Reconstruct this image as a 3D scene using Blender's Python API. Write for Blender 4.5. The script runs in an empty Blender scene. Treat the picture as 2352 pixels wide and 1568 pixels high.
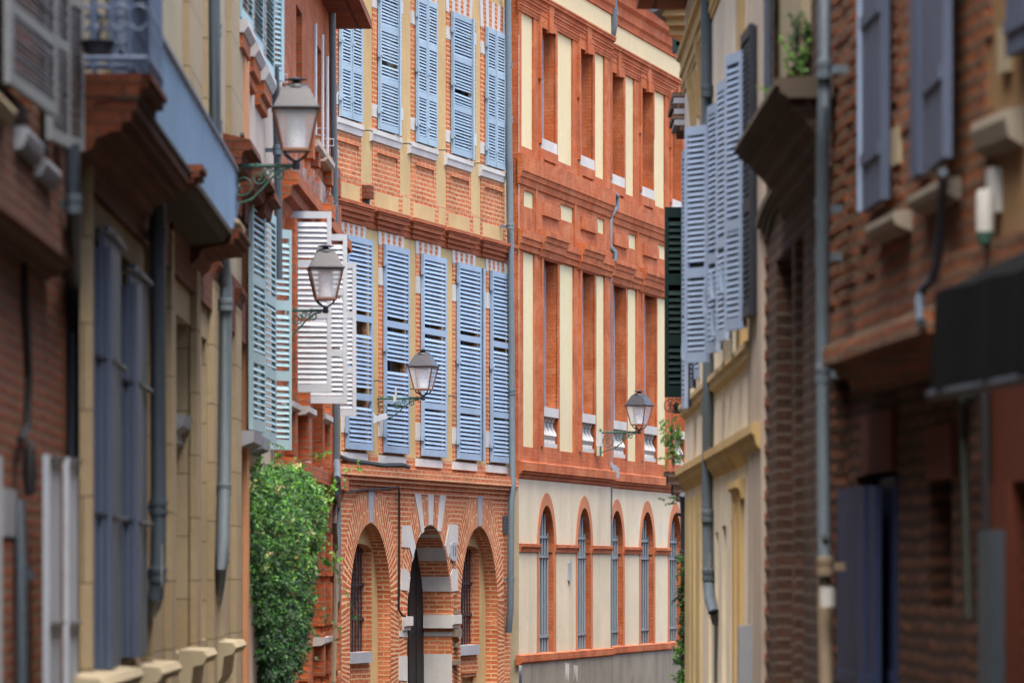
import bpy, bmesh, math, random
from mathutils import Vector, Matrix
random.seed(7)
SC = bpy.context.scene
COL = SC.collection
# ---------------------------------------------------------------- view
PW, PH, F, HOR, S, EYE = 2352.0, 1568.0, 10500.0, 1316.0, 1.2, 2.35
cam = bpy.data.cameras.new('camera'); camo = bpy.data.objects.new('camera', cam); COL.objects.link(camo)
camo.location = (0, 0, EYE); camo.rotation_euler = (math.pi/2, 0, 0)
cam.sensor_width = 36; cam.lens = F/PW*36; cam.shift_y = (HOR-PH/2)/PW
cam.clip_start = 0.5; cam.clip_end = 2000
cam.dof.use_dof = True; cam.dof.focus_distance = 70; cam.dof.aperture_fstop = 3.5
SC.camera = camo

def at(X, Y, d):
    "a point seen at photo position X, Y standing d metres down the street"
    return Vector(((X-1176)/F*d, d, EYE+(HOR-Y)/F*d))

# ---------------------------------------------------------------- materials
def lin(c, k=1.0):
    o = []
    for v in c:
        v /= 255.0
        o.append(min(1.0, (v/12.92 if v <= .04045 else ((v+.055)/1.055)**2.4)*k))
    return (o[0], o[1], o[2], 1)
class NT:
    def __init__(s, name):
        s.m = bpy.data.materials.new(name); s.m.use_nodes = True
        s.t = s.m.node_tree; s.n = s.t.nodes; s.n.clear()
        s.out = s.n.new('ShaderNodeOutputMaterial'); s.b = s.n.new('ShaderNodeBsdfPrincipled')
        s.t.links.new(s.b.outputs[0], s.out.inputs[0])
        s.tc = s.n.new('ShaderNodeTexCoord')
    def l(s, a, b): s.t.links.new(a, b)
    def noise(s, scale, detail=4, rough=.6, stretch=None, src='Object', dist=0):
        v = s.tc.outputs[src]
        if stretch:
            mp = s.n.new('ShaderNodeMapping'); mp.inputs['Scale'].default_value = stretch; s.l(v, mp.inputs[0]); v = mp.outputs[0]
        n = s.n.new('ShaderNodeTexNoise'); n.inputs['Scale'].default_value = scale; n.inputs['Detail'].default_value = detail
        n.inputs['Roughness'].default_value = rough; n.inputs['Distortion'].default_value = dist
        s.l(v, n.inputs['Vector']); return n.outputs[0]
    def ramp(s, v, a, b, lo=0.0, hi=1.0):
        r = s.n.new('ShaderNodeMapRange'); r.inputs[1].default_value = a; r.inputs[2].default_value = b
        r.inputs[3].default_value = lo; r.inputs[4].default_value = hi; s.l(v, r.inputs[0]); return r.outputs[0]
    def mix(s, f, a, b, mode='MIX'):
        m = s.n.new('ShaderNodeMix'); m.data_type = 'RGBA'; m.blend_type = mode
        for sock, v in ((m.inputs[0], f), (m.inputs[6], a), (m.inputs[7], b)):
            if hasattr(v, 'links'): s.l(v, sock)
            else: sock.default_value = v
        return m.outputs[2]
    def bump(s, h, st, dist=.01):
        b = s.n.new('ShaderNodeBump'); b.inputs['Strength'].default_value = st; b.inputs['Distance'].default_value = dist
        s.l(h, b.inputs['Height']); s.l(b.outputs[0], s.b.inputs['Normal'])
    def fin(s, col, rough=.85, spec=.3, metal=0):
        if hasattr(col, 'links'): s.l(col, s.b.inputs['Base Color'])
        else: s.b.inputs['Base Color'].default_value = col
        s.b.inputs['Roughness'].default_value = rough; s.b.inputs['Specular IOR Level'].default_value = spec
        s.b.inputs['Metallic'].default_value = metal
        return s.m
def dk(c, k): return (c[0]*k, c[1]*k, c[2]*k, 1)

def plaster(name, c, var=.22, streak=.30, patch=None, k=1.0, bump=.25, scale=1.0):
    t = NT(name); c = lin(c, k)
    n1 = t.noise(.9*scale, 6, .65); n2 = t.noise(9*scale, 5, .7)
    st = t.noise(.9, 4, .55, (2.2, 2.2, .22), 'Object', .5)
    a = t.mix(t.ramp(n1, .3, .7), dk(c, 1-var), dk(c, 1+var*.5))
    a = t.mix(t.ramp(n2, .35, .75, 0, .35), a, dk(c, .72))
    a = t.mix(t.ramp(st, .5, .78, 0, streak), a, (c[0]*.5, c[1]*.47, c[2]*.42, 1))
    if patch: a = t.mix(t.ramp(t.noise(1.7, 6, .7, None, 'Object', .4), .58, .66, 0, .8), a, lin(patch, k))
    t.bump(t.noise(22*scale, 6, .7), bump, .012)
    return t.fin(a, .9, .2)

def brick(name, c1, c2, mortar, w=.26, h=.062, ms=.011, k=1.0, dirt=.3, dirtc=(45, 36, 32), bump=.7, rot=False, var=.35, wob=.012, fade=None, streak=0):
    t = NT(name); c1, c2, mo = lin(c1, k), lin(c2, k), lin(mortar, k)
    v = t.tc.outputs['UV']
    nz = t.n.new('ShaderNodeTexNoise'); nz.inputs['Scale'].default_value = 2.5; nz.inputs['Detail'].default_value = 3; t.l(v, nz.inputs['Vector'])
    ma = t.n.new('ShaderNodeVectorMath'); ma.operation = 'MULTIPLY_ADD'; t.l(nz.outputs[1], ma.inputs[0]); ma.inputs[1].default_value = (wob*3, wob*2, 0); t.l(v, ma.inputs[2])
    b = t.n.new('ShaderNodeTexBrick'); b.inputs['Scale'].default_value = 1; b.inputs['Brick Width'].default_value = w; b.inputs['Row Height'].default_value = h
    b.inputs['Mortar Size'].default_value = ms; b.inputs['Mortar Smooth'].default_value = .25; b.inputs['Bias'].default_value = 0
    b.inputs['Color1'].default_value = c1; b.inputs['Color2'].default_value = c2; b.inputs['Mortar'].default_value = mo
    t.l(ma.outputs[0], b.inputs['Vector'])
    n1 = t.noise(3.2, 6, .7); n2 = t.noise(.7, 5, .65); n3 = t.noise(16, 4, .7)
    a = t.mix(t.ramp(n1, .35, .7, 0, var), b.outputs[0], dk(c2, .62))
    a = t.mix(t.ramp(n3, .5, .8, 0, .35), a, dk(c1, 1.25))
    a = t.mix(t.ramp(n2, .42, .72, 0, dirt), a, lin(dirtc, k))
    if fade: a = t.mix(t.ramp(t.noise(1.3, 7, .72, (1, 1, 1.6), 'Object', .6), .46, .68, 0, .75), a, lin(fade, k))
    if streak: a = t.mix(t.ramp(t.noise(1.0, 6, .75, (3.2, 3.2, .35), 'Object', .4), .48, .74, 0, streak), a, dk(lin(dirtc, k), .8))
    inv = t.ramp(b.outputs[1], 0, 1, 1, 0)
    ad = t.n.new('ShaderNodeMath'); ad.operation = 'ADD'; t.l(inv, ad.inputs[0]); t.l(n3, ad.inputs[1])
    t.bump(ad.outputs[0], bump, .02)
    return t.fin(a, .9, .2)

def paint(name, c, k=1.0, wear=.35, wearc=(120, 118, 112), rough=.55, spec=.35, grain=(3, 3, 40), metal=0, var=.12):
    t = NT(name); c = lin(c, k)
    n = t.noise(1.6, 5, .65); g = t.noise(2.2, 6, .75, grain)
    a = t.mix(t.ramp(n, .3, .7), dk(c, 1-var), dk(c, 1+var*.6))
    a = t.mix(t.ramp(g, .5, .74, 0, wear), a, lin(wearc, k))
    oi = t.n.new('ShaderNodeObjectInfo'); a = t.mix(1.0, a, t.mix(oi.outputs['Random'], (.82, .84, .86, 1), (1.08, 1.06, 1.03, 1)), 'MULTIPLY')
    t.bump(g, .25, .006)
    return t.fin(a, rough, spec, metal)
def plain(name, c, k=1.0, rough=.6, spec=.3, metal=0):
    t = NT(name); c = lin(c, k); n = t.noise(4, 5, .65)
    return t.fin(t.mix(t.ramp(n, .3, .7), dk(c, .85), dk(c, 1.1)), rough, spec, metal)

K = .62
MT = {}
MT['ochre'] = plaster('ochre_render', (204, 176, 126), k=K, streak=.22)
MT['brick_a'] = brick('orange_brick', (212, 118, 70), (190, 96, 56), (228, 192, 148), .26, .072, .014, k=K, dirt=.35, dirtc=(104, 66, 48), fade=(226, 150, 108), streak=.3)
MT['brick_arch'] = brick('arch_brick', (208, 112, 68), (184, 88, 50), (230, 194, 150), .42, .092, .022, k=K, dirt=.35, dirtc=(104, 66, 48), wob=.006)
MT['stone_w'] = plaster('white_stone', (224, 222, 218), k=K*.85, streak=.22, bump=.15)
MT['stone_g'] = plaster('grey_stone', (168, 172, 180), k=K, streak=.2, bump=.15)
MT['red_b'] = brick('red_limewash_brick', (202, 110, 62), (188, 96, 52), (196, 112, 68), .26, .065, .007, k=K, dirt=.45, dirtc=(116, 62, 42), bump=.45, var=.45, fade=(206, 134, 94), streak=.6)
MT['cream_b'] = plaster('cream_render', (236, 222, 178), var=.07, streak=.16, k=K*.92, bump=.1)
MT['pale_b'] = plaster('pale_render', (228, 216, 188), var=.14, streak=.34, k=K, bump=.12, patch=(204, 200, 196))
MT['concrete'] = plaster('grey_cement', (150, 144, 132), var=.3, streak=.6, k=K, patch=(120, 112, 100))
MT['blue'] = paint('blue_shutter_paint', (154, 178, 204), k=K, wear=.5, wearc=(96, 112, 140))
MT['blue_faded'] = paint('faded_blue_shutter_paint', (160, 186, 206), k=K, wear=.7, wearc=(110, 124, 136))
MT['frame_b'] = paint('pale_blue_frame_paint', (150, 166, 192), k=K, wear=.2)
MT['glass'] = plain('dark_glass', (26, 30, 36), rough=.12, spec=.6)
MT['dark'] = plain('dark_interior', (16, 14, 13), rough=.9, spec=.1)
MT['pipe'] = paint('zinc_grey_pipe', (104, 118, 128), k=K, wear=.55, wearc=(74, 80, 84), rough=.5, grain=(20, 20, 3))
MT['pipe_d'] = paint('dark_zinc_pipe', (68, 80, 92), k=K, wear=.5, wearc=(44, 48, 54), rough=.5, grain=(20, 20, 3))
MT['pipe_l'] = paint('beige_pipe', (160, 142, 118), k=K*.7, wear=.4, wearc=(90, 80, 70), grain=(20, 20, 3))
MT['white'] = paint('white_shutter_paint', (222, 228, 234), k=K*.95, wear=.6, wearc=(170, 166, 154))
MT['green'] = paint('pale_green_shutter_paint', (176, 208, 214), k=K, wear=.15, wearc=(130, 156, 160))
MT['lime'] = brick('cream_ashlar', (198, 180, 148), (190, 170, 136), (112, 96, 76), 3.0, .46, .005, k=K*.86, dirt=.32, dirtc=(120, 98, 66), bump=.3, var=.15, wob=.002)
MT['lime_p'] = plaster('cream_stucco', (196, 182, 152), k=K*.95, streak=.25)
MT['salmon_red'] = plaster('salmon_red_render', (204, 134, 96), k=K, streak=.15)
MT['salmon'] = plaster('salmon_stone', (222, 160, 116), k=K, streak=.2)
MT['pale_l'] = plaster('pink_grey_render', (214, 198, 182), k=K, streak=.25)
MT['brick_l4'] = brick('deep_orange_brick', (214, 112, 62), (194, 92, 50), (160, 126, 98), .23, .075, .013, k=K*1.0, dirt=.35, dirtc=(96, 58, 42), fade=(220, 130, 84), streak=.35)
MT['brick_l1'] = brick('worn_brick', (176, 104, 74), (138, 80, 58), (160, 130, 106), .3, .06, .014, k=K*.6, dirt=.4, dirtc=(64, 50, 44))
MT['brick_l1d'] = brick('darker_worn_brick', (190, 110, 76), (150, 82, 56), (150, 124, 104), .3, .06, .014, k=K*.8, dirt=.4, dirtc=(58, 42, 36))
MT['corbel'] = brick('corbel_brick', (160, 92, 62), (134, 72, 48), (110, 76, 58), .28, .07, .01, k=K*.65, dirt=.35, dirtc=(48, 34, 30))
MT['grey_louvre'] = paint('weathered_grey_paint', (160, 168, 174), k=K*.9, wear=.6, wearc=(104, 98, 94))
MT['white_board'] = paint('blue_white_board_paint', (196, 204, 216), k=K, wear=.5, wearc=(150, 140, 134), grain=(14, 14, 2))
MT['sheet'] = paint('blue_sheet_paint', (114, 152, 194), k=K, wear=.85, wearc=(84, 112, 150), grain=(14, 14, 2))
MT['iron'] = plain('black_iron', (40, 44, 52), rough=.5)
MT['iron_b'] = plain('blue_grey_iron', (92, 110, 140), k=K, rough=.5)
MT['corbel_a'] = brick('cornice_brick', (196, 108, 68), (172, 88, 54), (170, 106, 74), .25, .066, .008, k=K, dirt=.3, dirtc=(80, 44, 34))
MT['sill_g'] = plaster('weathered_sill_stone', (178, 168, 150), k=K*.9, var=.3, streak=.4)
MT['slab'] = plaster('mossy_slab', (74, 68, 58), k=K, var=.3)
MT['blue_dk'] = paint('slate_blue_paint', (72, 88, 108), k=K*.9, wear=.5, wearc=(58, 64, 72), grain=(18, 18, 1.2))
MT['blue_md'] = paint('mid_blue_paint', (100, 114, 142), k=K*.85, wear=.45, wearc=(76, 84, 100), grain=(18, 18, 1.2))
MT['cream_r2'] = plaster('ivory_render', (240, 228, 206), k=.80, streak=.3)
MT['ledge_r2'] = plaster('golden_stone', (222, 190, 134), k=K*1.1, streak=.3, var=.2)
MT['ledge_st'] = plaster('stained_golden_stone', (224, 200, 158), k=K*1.1, patch=(186, 118, 56), var=.2)
MT['cream_y'] = plaster('yellow_cream_render', (226, 202, 150), k=.62, streak=.4)
MT['rust_slat'] = paint('grimy_slat_paint', (112, 104, 102), k=K*.7, wear=.7, wearc=(70, 58, 52))
MT['gap_shade'] = plain('shutter_gap_shade', (88, 84, 96), k=.35, rough=.8)  # dark backing colour standing in for shade between open shutter slats
MT['blue_r2'] = paint('lavender_blue_paint', (172, 194, 226), k=K*1.1, wear=.08)
MT['green_dk'] = paint('bottle_green_paint', (22, 46, 46), k=.6, wear=.1, wearc=(40, 60, 60), rough=.7, spec=.1)
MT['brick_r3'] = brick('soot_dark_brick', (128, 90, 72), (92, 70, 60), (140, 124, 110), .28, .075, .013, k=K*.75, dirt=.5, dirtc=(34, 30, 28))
MT['pipe_g'] = plain('dark_green_grey_pipe', (52, 60, 54), k=.35, rough=.6)
MT['grille_b'] = paint('pale_grille_paint', (136, 150, 160), k=K, wear=.4, wearc=(96, 100, 104))
MT['soot'] = plaster('black_soot_stone', (66, 58, 52), k=.5, var=.3, streak=.4)
MT['blue_door'] = paint('old_blue_door_paint', (54, 74, 122), k=K*.6, wear=.4, wearc=(40, 46, 60), grain=(18, 18, 1.2))
MT['stone_dk'] = plaster('soot_stone', (112, 100, 86), k=K*.85, var=.35, streak=.4)
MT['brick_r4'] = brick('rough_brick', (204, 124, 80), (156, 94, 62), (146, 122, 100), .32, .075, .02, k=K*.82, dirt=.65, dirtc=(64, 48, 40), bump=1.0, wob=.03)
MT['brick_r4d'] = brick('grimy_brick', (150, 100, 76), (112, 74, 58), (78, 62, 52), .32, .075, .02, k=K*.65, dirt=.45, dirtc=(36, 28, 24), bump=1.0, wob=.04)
MT['lintel'] = plaster('rose_stone', (150, 84, 68), k=K*.5, var=.2)
MT['render_r5'] = plaster('buff_render', (190, 154, 108), k=K*.75, streak=.3)
MT['canvas'] = paint('charcoal_canvas', (50, 52, 54), k=.18, wear=.5, wearc=(80, 82, 84), rough=.95, spec=.05, grain=(16, 16, 1.4))
MT['red_door'] = paint('rust_red_paint', (140, 66, 40), k=K*.45, wear=.3, wearc=(96, 46, 30))
MT['lamp_g'] = plain('lamp_green_paint', (58, 92, 82), k=.8, rough=.45)
MT['lamp_m'] = paint('lamp_grey_zinc', (88, 90, 104), k=.26, wear=.35, wearc=(110, 130, 124), rough=.5)
MT['copper'] = plain('aged_copper', (120, 78, 54), k=.8, rough=.5)
MT['lamp_w'] = plain('opal_white', (245, 245, 248), k=.95, rough=.4)
MT['plastic_w'] = plain('white_plastic', (222, 222, 216), k=.5, rough=.4)
MT['black'] = plain('black_rubber', (22, 22, 24), rough=.6)
MT['asphalt'] = plaster('street_paving', (100, 95, 90), k=.45)
MT['roof'] = brick('roof_tile', (168, 96, 66), (140, 76, 54), (80, 50, 40), .2, .3, .02, k=K)
def lampglass():
    t = NT('lamp_glass'); tr = t.n.new('ShaderNodeBsdfTransparent'); mx = t.n.new('ShaderNodeMixShader')
    n = t.ramp(t.noise(6, 5, .7), .35, .75, .36, .48); t.l(n, mx.inputs[0]); t.l(tr.outputs[0], mx.inputs[1]); t.l(t.b.outputs[0], mx.inputs[2])
    t.fin(lin((218, 224, 230), .8), .25, .5); t.l(mx.outputs[0], t.out.inputs[0]); return t.m
MT['lamp_glass'] = lampglass()
def leafmat(name, c, c2):
    t = NT(name); c, c2 = lin(c), lin(c2)
    a = t.mix(t.ramp(t.noise(7, 3), .3, .7), c, c2)
    tr = t.n.new('ShaderNodeBsdfTranslucent'); mx = t.n.new('ShaderNodeMixShader'); mx.inputs[0].default_value = .3
    t.l(a, tr.inputs[0]); t.fin(a, .45, .4); t.l(t.b.outputs[0], mx.inputs[1]); t.l(tr.outputs[0], mx.inputs[2]); t.l(mx.outputs[0], t.out.inputs[0]); return t.m
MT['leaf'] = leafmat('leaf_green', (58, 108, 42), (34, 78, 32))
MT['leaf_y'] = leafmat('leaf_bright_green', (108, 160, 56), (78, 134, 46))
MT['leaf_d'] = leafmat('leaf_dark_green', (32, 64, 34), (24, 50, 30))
MT['flower'] = leafmat('honeysuckle_flower', (226, 204, 120), (232, 222, 180))
MT['twig'] = plain('twig_brown', (86, 66, 46), rough=.8)

# ---------------------------------------------------------------- mesh building in wall coordinates (u along the wall, o out of it, z up)
class MB:
    def __init__(s): s.v = []; s.f = []; s.uv = []; s.mi = []; s.pr = []
    def face(s, pts, m=0, uv=None):
        i0 = len(s.v); s.v += [(p[0], -p[1], p[2]) for p in pts]; s.f.append(list(range(i0, i0+len(pts)))); s.mi.append(m)
        if uv is None:
            a = Vector(s.v[i0]); n = Vector((0, 0, 0))
            for k in range(1, len(pts)-1): n += (Vector(s.v[i0+k])-a).cross(Vector(s.v[i0+k+1])-a)
            ax, ay, az = abs(n.x), abs(n.y), abs(n.z)
            if ay >= ax and ay >= az: uv = [(p[0], p[2]) for p in pts]
            elif ax >= az: uv = [(p[1], p[2]) for p in pts]
            else: uv = [(p[0], p[1]) for p in pts]
        s.uv.append(uv)
    def hexa(s, c, m=0):   # 8 corners: bottom ring, top ring
        s.pr.append(len(s.f))
        for q in ((0, 3, 2, 1), (4, 5, 6, 7), (0, 1, 5, 4), (1, 2, 6, 5), (2, 3, 7, 6), (3, 0, 4, 7)): s.face([c[i] for i in q], m)
    def box(s, u0, u1, o0, o1, z0, z1, m=0):
        s.hexa([(u0, o0, z0), (u1, o0, z0), (u1, o1, z0), (u0, o1, z0), (u0, o0, z1), (u1, o0, z1), (u1, o1, z1), (u0, o1, z1)], m)
    def obox(s, c, ex, ey, ez, sx, sy, sz, m=0):
        c = Vector(c); ex, ey, ez = Vector(ex)*sx/2, Vector(ey)*sy/2, Vector(ez)*sz/2
        s.hexa([tuple(c+a*ex+b*ey+d*ez) for d in (-1, 1) for a, b in ((-1, -1), (1, -1), (1, 1), (-1, 1))], m)
    def prof(s, pr, u0, u1, m=0):   # closed (o, z) outline run along u
        s.pr.append(len(s.f)); n = len(pr)
        for i in range(n):
            a, b = pr[i], pr[(i+1) % n]; s.face([(u0, a[0], a[1]), (u1, a[0], a[1]), (u1, b[0], b[1]), (u0, b[0], b[1])], m)
        s.face([(u0, p[0], p[1]) for p in pr], m); s.face([(u1, p[0], p[1]) for p in reversed(pr)], m)
    def poly(s, pts, o0, o1, m=0):   # (u, z) outline with thickness
        s.pr.append(len(s.f)); n = len(pts)
        s.face([(p[0], o1, p[1]) for p in pts], m); s.face([(p[0], o0, p[1]) for p in reversed(pts)], m)
        for i in range(n):
            a, b = pts[i], pts[(i+1) % n]; s.face([(a[0], o0, a[1]), (b[0], o0, b[1]), (b[0], o1, b[1]), (a[0], o1, a[1])], m)
    def tube(s, pts, r, seg=10, m=0, caps=True):
        s.pr.append(len(s.f)); pts = [Vector(p) for p in pts]; rings = []
        up = None
        for i, p in enumerate(pts):
            d = (pts[min(i+1, len(pts)-1)]-pts[max(i-1, 0)]).normalized()
            if up is None: up = d.orthogonal().normalized()
            else: up = (up-d*up.dot(d)).normalized() if (up-d*up.dot(d)).length > 1e-5 else d.orthogonal().normalized()
            w = d.cross(up); rr = r[i] if isinstance(r, (list, tuple)) else r
            rings.append([tuple(p+(up*math.cos(t)+w*math.sin(t))*rr) for t in (2*math.pi*k/seg for k in range(seg))])
        for a, b in zip(rings, rings[1:]):
            for k in range(seg): s.face([a[k], a[(k+1) % seg], b[(k+1) % seg], b[k]], m)
        if caps: s.face(rings[0][::-1], m); s.face(rings[-1], m)
    def lathe(s, pr, c, seg=12, m=0, a0=0.0):   # pr: (radius, z)
        s.pr.append(len(s.f)); rings = [[(c[0]+r*math.cos(a0+2*math.pi*k/seg), c[1]+r*math.sin(a0+2*math.pi*k/seg), c[2]+z) for k in range(seg)] for r, z in pr]
        for a, b in zip(rings, rings[1:]):
            for k in range(seg): s.face([a[k], a[(k+1) % seg], b[(k+1) % seg], b[k]], m)
        if pr[0][0] > 1e-4: s.face(rings[0][::-1], m)
        if pr[-1][0] > 1e-4: s.face(rings[-1], m)
    def wall(s, u0, u1, z0, z1, holes=(), m=0, o=0.0, thick=0):
        us = sorted({u0, u1, *[v for h in holes for v in (h['u0'], h['u1'])]}); zs = sorted({z0, z1, *[v for h in holes for v in (h['z0'], h['z1'])]})
        us = [v for v in us if u0 <= v <= u1]; zs = [v for v in zs if z0 <= v <= z1]
        for a, b in zip(us, us[1:]):
            for c, d in zip(zs, zs[1:]):
                cu, cz = (a+b)/2, (c+d)/2
                if any(h['u0'] < cu < h['u1'] and h['z0'] < cz < h['z1'] for h in holes): continue
                s.face([(a, o, c), (b, o, c), (b, o, d), (a, o, d)], m)
        for h in holes:
            a, b, c, d, dp, rm = h['u0'], h['u1'], h['z0'], h['z1'], h.get('depth', .2), h.get('rm', m)
            path = [(a, c), (a, d), (b, d), (b, c)]
            if h.get('arch'):
                zs_ = d-h['arch']; cu = (a+b)/2; N = 20
                arc = [(cu-(b-a)/2*math.cos(math.pi*k/N), zs_+h['arch']*math.sin(math.pi*k/N)) for k in range(N+1)]
                for p, q in zip(arc, arc[1:]): s.face([(p[0], o, p[1]), (q[0], o, q[1]), (q[0], o, d), (p[0], o, d)], m)
                path = [(a, c)]+arc+[(b, c)]
            L = 0
            pts = path+([path[0]] if h.get('sillface', True) else [])
            for p, q in zip(pts, pts[1:]):
                l = math.hypot(q[0]-p[0], q[1]-p[1])
                s.face([(p[0], o, p[1]), (q[0], o, q[1]), (q[0], o-dp, q[1]), (p[0], o-dp, p[1])], rm, [(0, L), (0, L+l), (dp, L+l), (dp, L)]); L += l
            if h.get('back') is not None: s.face([(p[0], o-dp, p[1]) for p in path], h['back'])
    def builds(s, name, mats, parent=None, M=None, smooth=False, gap=.015):
        "build every separate cluster of pieces as an object of its own"
        st = s.pr+[len(s.f)]; bb = []
        for a, b in zip(st, st[1:]):
            vs = [s.v[i] for f in s.f[a:b] for i in f]; bb.append([(min(v[k] for v in vs)-gap, max(v[k] for v in vs)+gap) for k in range(3)])
        par = list(range(len(bb)))
        def find(i):
            while par[i] != i: i = par[i]
            return i
        for i in range(len(bb)):
            for j in range(i):
                if all(bb[i][k][0] < bb[j][k][1] and bb[j][k][0] < bb[i][k][1] for k in range(3)): par[find(i)] = find(j)
        out = []
        for r in sorted({find(i) for i in range(len(bb))}):
            q = MB()
            for i in range(len(bb)):
                if find(i) == r:
                    for k in range(st[i], st[i+1]):
                        i0 = len(q.v); q.v += [s.v[x] for x in s.f[k]]; q.f.append(list(range(i0, i0+len(s.f[k])))); q.uv.append(s.uv[k]); q.mi.append(s.mi[k])
            out.append(q.build(name, mats, parent, M, smooth))
        return out
    def build(s, name, mats, parent=None, M=None, smooth=False):
        me = bpy.data.meshes.new(name); me.from_pydata(s.v, [], s.f)
        uvl = me.uv_layers.new(name='UVMap'); i = 0
        for uv in s.uv:
            for c in uv: uvl.data[i].uv = c; i += 1
        for m in (mats if isinstance(mats, (list, tuple)) else [mats]): me.materials.append(MT[m])
        me.polygons.foreach_set('material_index', s.mi)
        if smooth:
            bm = bmesh.new(); bm.from_mesh(me); bmesh.ops.remove_doubles(bm, verts=bm.verts, dist=1e-5); bmesh.ops.recalc_face_normals(bm, faces=bm.faces)
            bm.to_mesh(me); bm.free()
            me.polygons.foreach_set('use_smooth', [True]*len(me.polygons))
            try: me.set_sharp_from_angle(angle=math.radians(40))
            except Exception: pass
        ob = bpy.data.objects.new(name, me); COL.objects.link(ob)
        M = M or Matrix()
        if parent is not None:
            ob.parent = parent; ob.matrix_basis = WM[parent.name].inverted() @ M
        else: ob.matrix_basis = M
        WM[ob.name] = M.copy()
        return ob
WM = {}
def tag(o, label=None, cat=None, group=None, kind=None):
    for k, v in (('label', label), ('category', cat), ('group', group), ('kind', kind)):
        if v: o[k] = v
    return o
def thing(name, label, cat, M=None, group=None):
    o = bpy.data.objects.new(name, None); COL.objects.link(o); o.empty_display_size = .2
    M = M or Matrix(); o.matrix_basis = M; WM[o.name] = M.copy()
    return tag(o, label, cat, group)

class Wall:
    def __init__(s, X0, d0, X1, d1):
        d0 *= S; d1 *= S
        s.a = Vector(((X0-1176)/F*d0, d0)); b = Vector(((X1-1176)/F*d1, d1)); s.L = (b-s.a).length
        s.t = (b-s.a).normalized(); s.n = Vector((s.t.y, -s.t.x))   # out of the wall, into the street
        s.M = Matrix(((s.t.x, -s.n.x, 0, s.a.x), (s.t.y, -s.n.y, 0, s.a.y), (0, 0, 1, 0), (0, 0, 0, 1)))
    def uz(s, X, Y, o=0.0):
        rx = (X-1176)/F; p = s.a+s.n*o
        # p + u t = k (rx, 1)
        den = s.t.x-rx*s.t.y; u = (rx*p.y-p.x)/den; k = p.y+u*s.t.y
        return u, EYE+(HOR-Y)/F*k
    def u(s, X, o=0.0): return s.uz(X, HOR, o)[0]
    def z(s, X, Y, o=0.0): return s.uz(X, Y, o)[1]
    def r(s, X0, X1, Yt, Yb, o=0.0, at=None):   # rectangle: heights read at photo column `at` (default the left edge)
        a = X0 if at is None else at
        u0, u1 = s.u(X0, o), s.u(X1, o); return u0, u1, s.z(a, Yb, o), s.z(a, Yt, o)
    def loc(s, P):   # world point to (u, o, z)
        q = Vector((P[0], P[1]))-s.a; return (q.dot(s.t), q.dot(s.n), P[2])
    def pd(s, X, d):   # plan point at photo column X, distance d (scaled)
        return s.loc(((X-1176)/F*d*S, d*S, 0))

def louvre(mb, a, b, z0, z1, pitch=.072, th=.04, stile=.07, rail=.09, rails=(.33, .66), out=1, m=0, slat=None, tilt=35, jit=.0, missing=(), cover=.74, sth=.009, fwd=.006):
    "a louvred leaf from plan point a to b (u, o); `out` is the side the slats throw the rain to"
    a, b = Vector((a[0], a[1], 0)), Vector((b[0], b[1], 0)); e = (b-a).normalized(); w = (b-a).length
    n = Vector((-e.y, e.x, 0))*out; Z = Vector((0, 0, 1)); h = z1-z0; mid = (a+b)/2
    sl = slat if slat is not None else m
    for t in (stile/2, w-stile/2): mb.obox(a+e*t+Z*(z0+h/2), e, n, Z, stile, th, h, m)
    rz = [(z0, z0+rail*1.15), (z1-rail, z1)]+[(z0+f*h-rail*.55, z0+f*h+rail*.55) for f in rails]
    for c, d in rz: mb.obox(mid+Z*((c+d)/2), e, n, Z, w-2*stile-.002, th*.9, d-c, m)
    k = 0; z = z0+rail*1.15+pitch*.55
    while z < z1-rail-pitch*.4:
        if not any(c-pitch*.35 < z < d+pitch*.35 for c, d in rz):
            if k not in missing:
                t = math.radians(tilt+random.uniform(-1, 1)*jit*40); dn = (n*math.sin(t)-Z*math.cos(t))
                ee = (e+Z*random.uniform(-1, 1)*jit*.08).normalized()
                mb.obox(mid+n*fwd+Z*(z+random.uniform(-1, 1)*jit*.02), ee, dn.cross(ee), dn, w-2*stile+.004, sth, pitch*cover, sl)
            k += 1
        z += pitch
def planks(mb, a, b, z0, z1, th=.04, n=4, bars=(.2, .8), out=1, m=0):
    a, b = Vector((a[0], a[1], 0)), Vector((b[0], b[1], 0)); e = (b-a).normalized(); w = (b-a).length
    nn = Vector((-e.y, e.x, 0))*out; Z = Vector((0, 0, 1)); pw = w/n
    for k in range(n): mb.obox(a+e*(pw*(k+.5))+Z*((z0+z1)/2), e, nn, Z, pw-.006, th+random.uniform(-.003, .003), z1-z0, m)
    for f in bars: mb.obox((a+b)/2+nn*(th/2+.007)+Z*(z0+f*(z1-z0)), e, nn, Z, w*.96, .014, .06, m)
def hood(h, p, steps=4, top=.25):   # a stepped cornice outline (o, z) hanging down from z = 0
    pr = [(0, 0), (p, 0), (p, -h*top)]
    for i in range(steps): 
        f = (i+1)/steps; pr += [(p*(1-f)*.9+p*.08, -h*top-(h*(1-top))*(i/steps)), (p*(1-f)*.9+p*.08-p*.06, -h*top-(h*(1-top))*f)]
    return pr+[(0, -h)]
def shift(pr, dz, do=0): return [(o+do, z+dz) for o, z in pr]
# ================================================================ the ochre and brick house that closes the street (A)
A = Wall(776, 55.5, 1190, 63.9)
hA = thing('ochre_brick_house', 'ochre rendered house with orange brick bays and rows of closed blue louvred shutters', 'house', A.M)
uL, uR, zT = A.u(776)-5.0, A.u(1172), 13.5
zLed1, zLed0 = A.z(781, 1063), A.z(781, 1090)          # brick ledge over the ground floor
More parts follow.
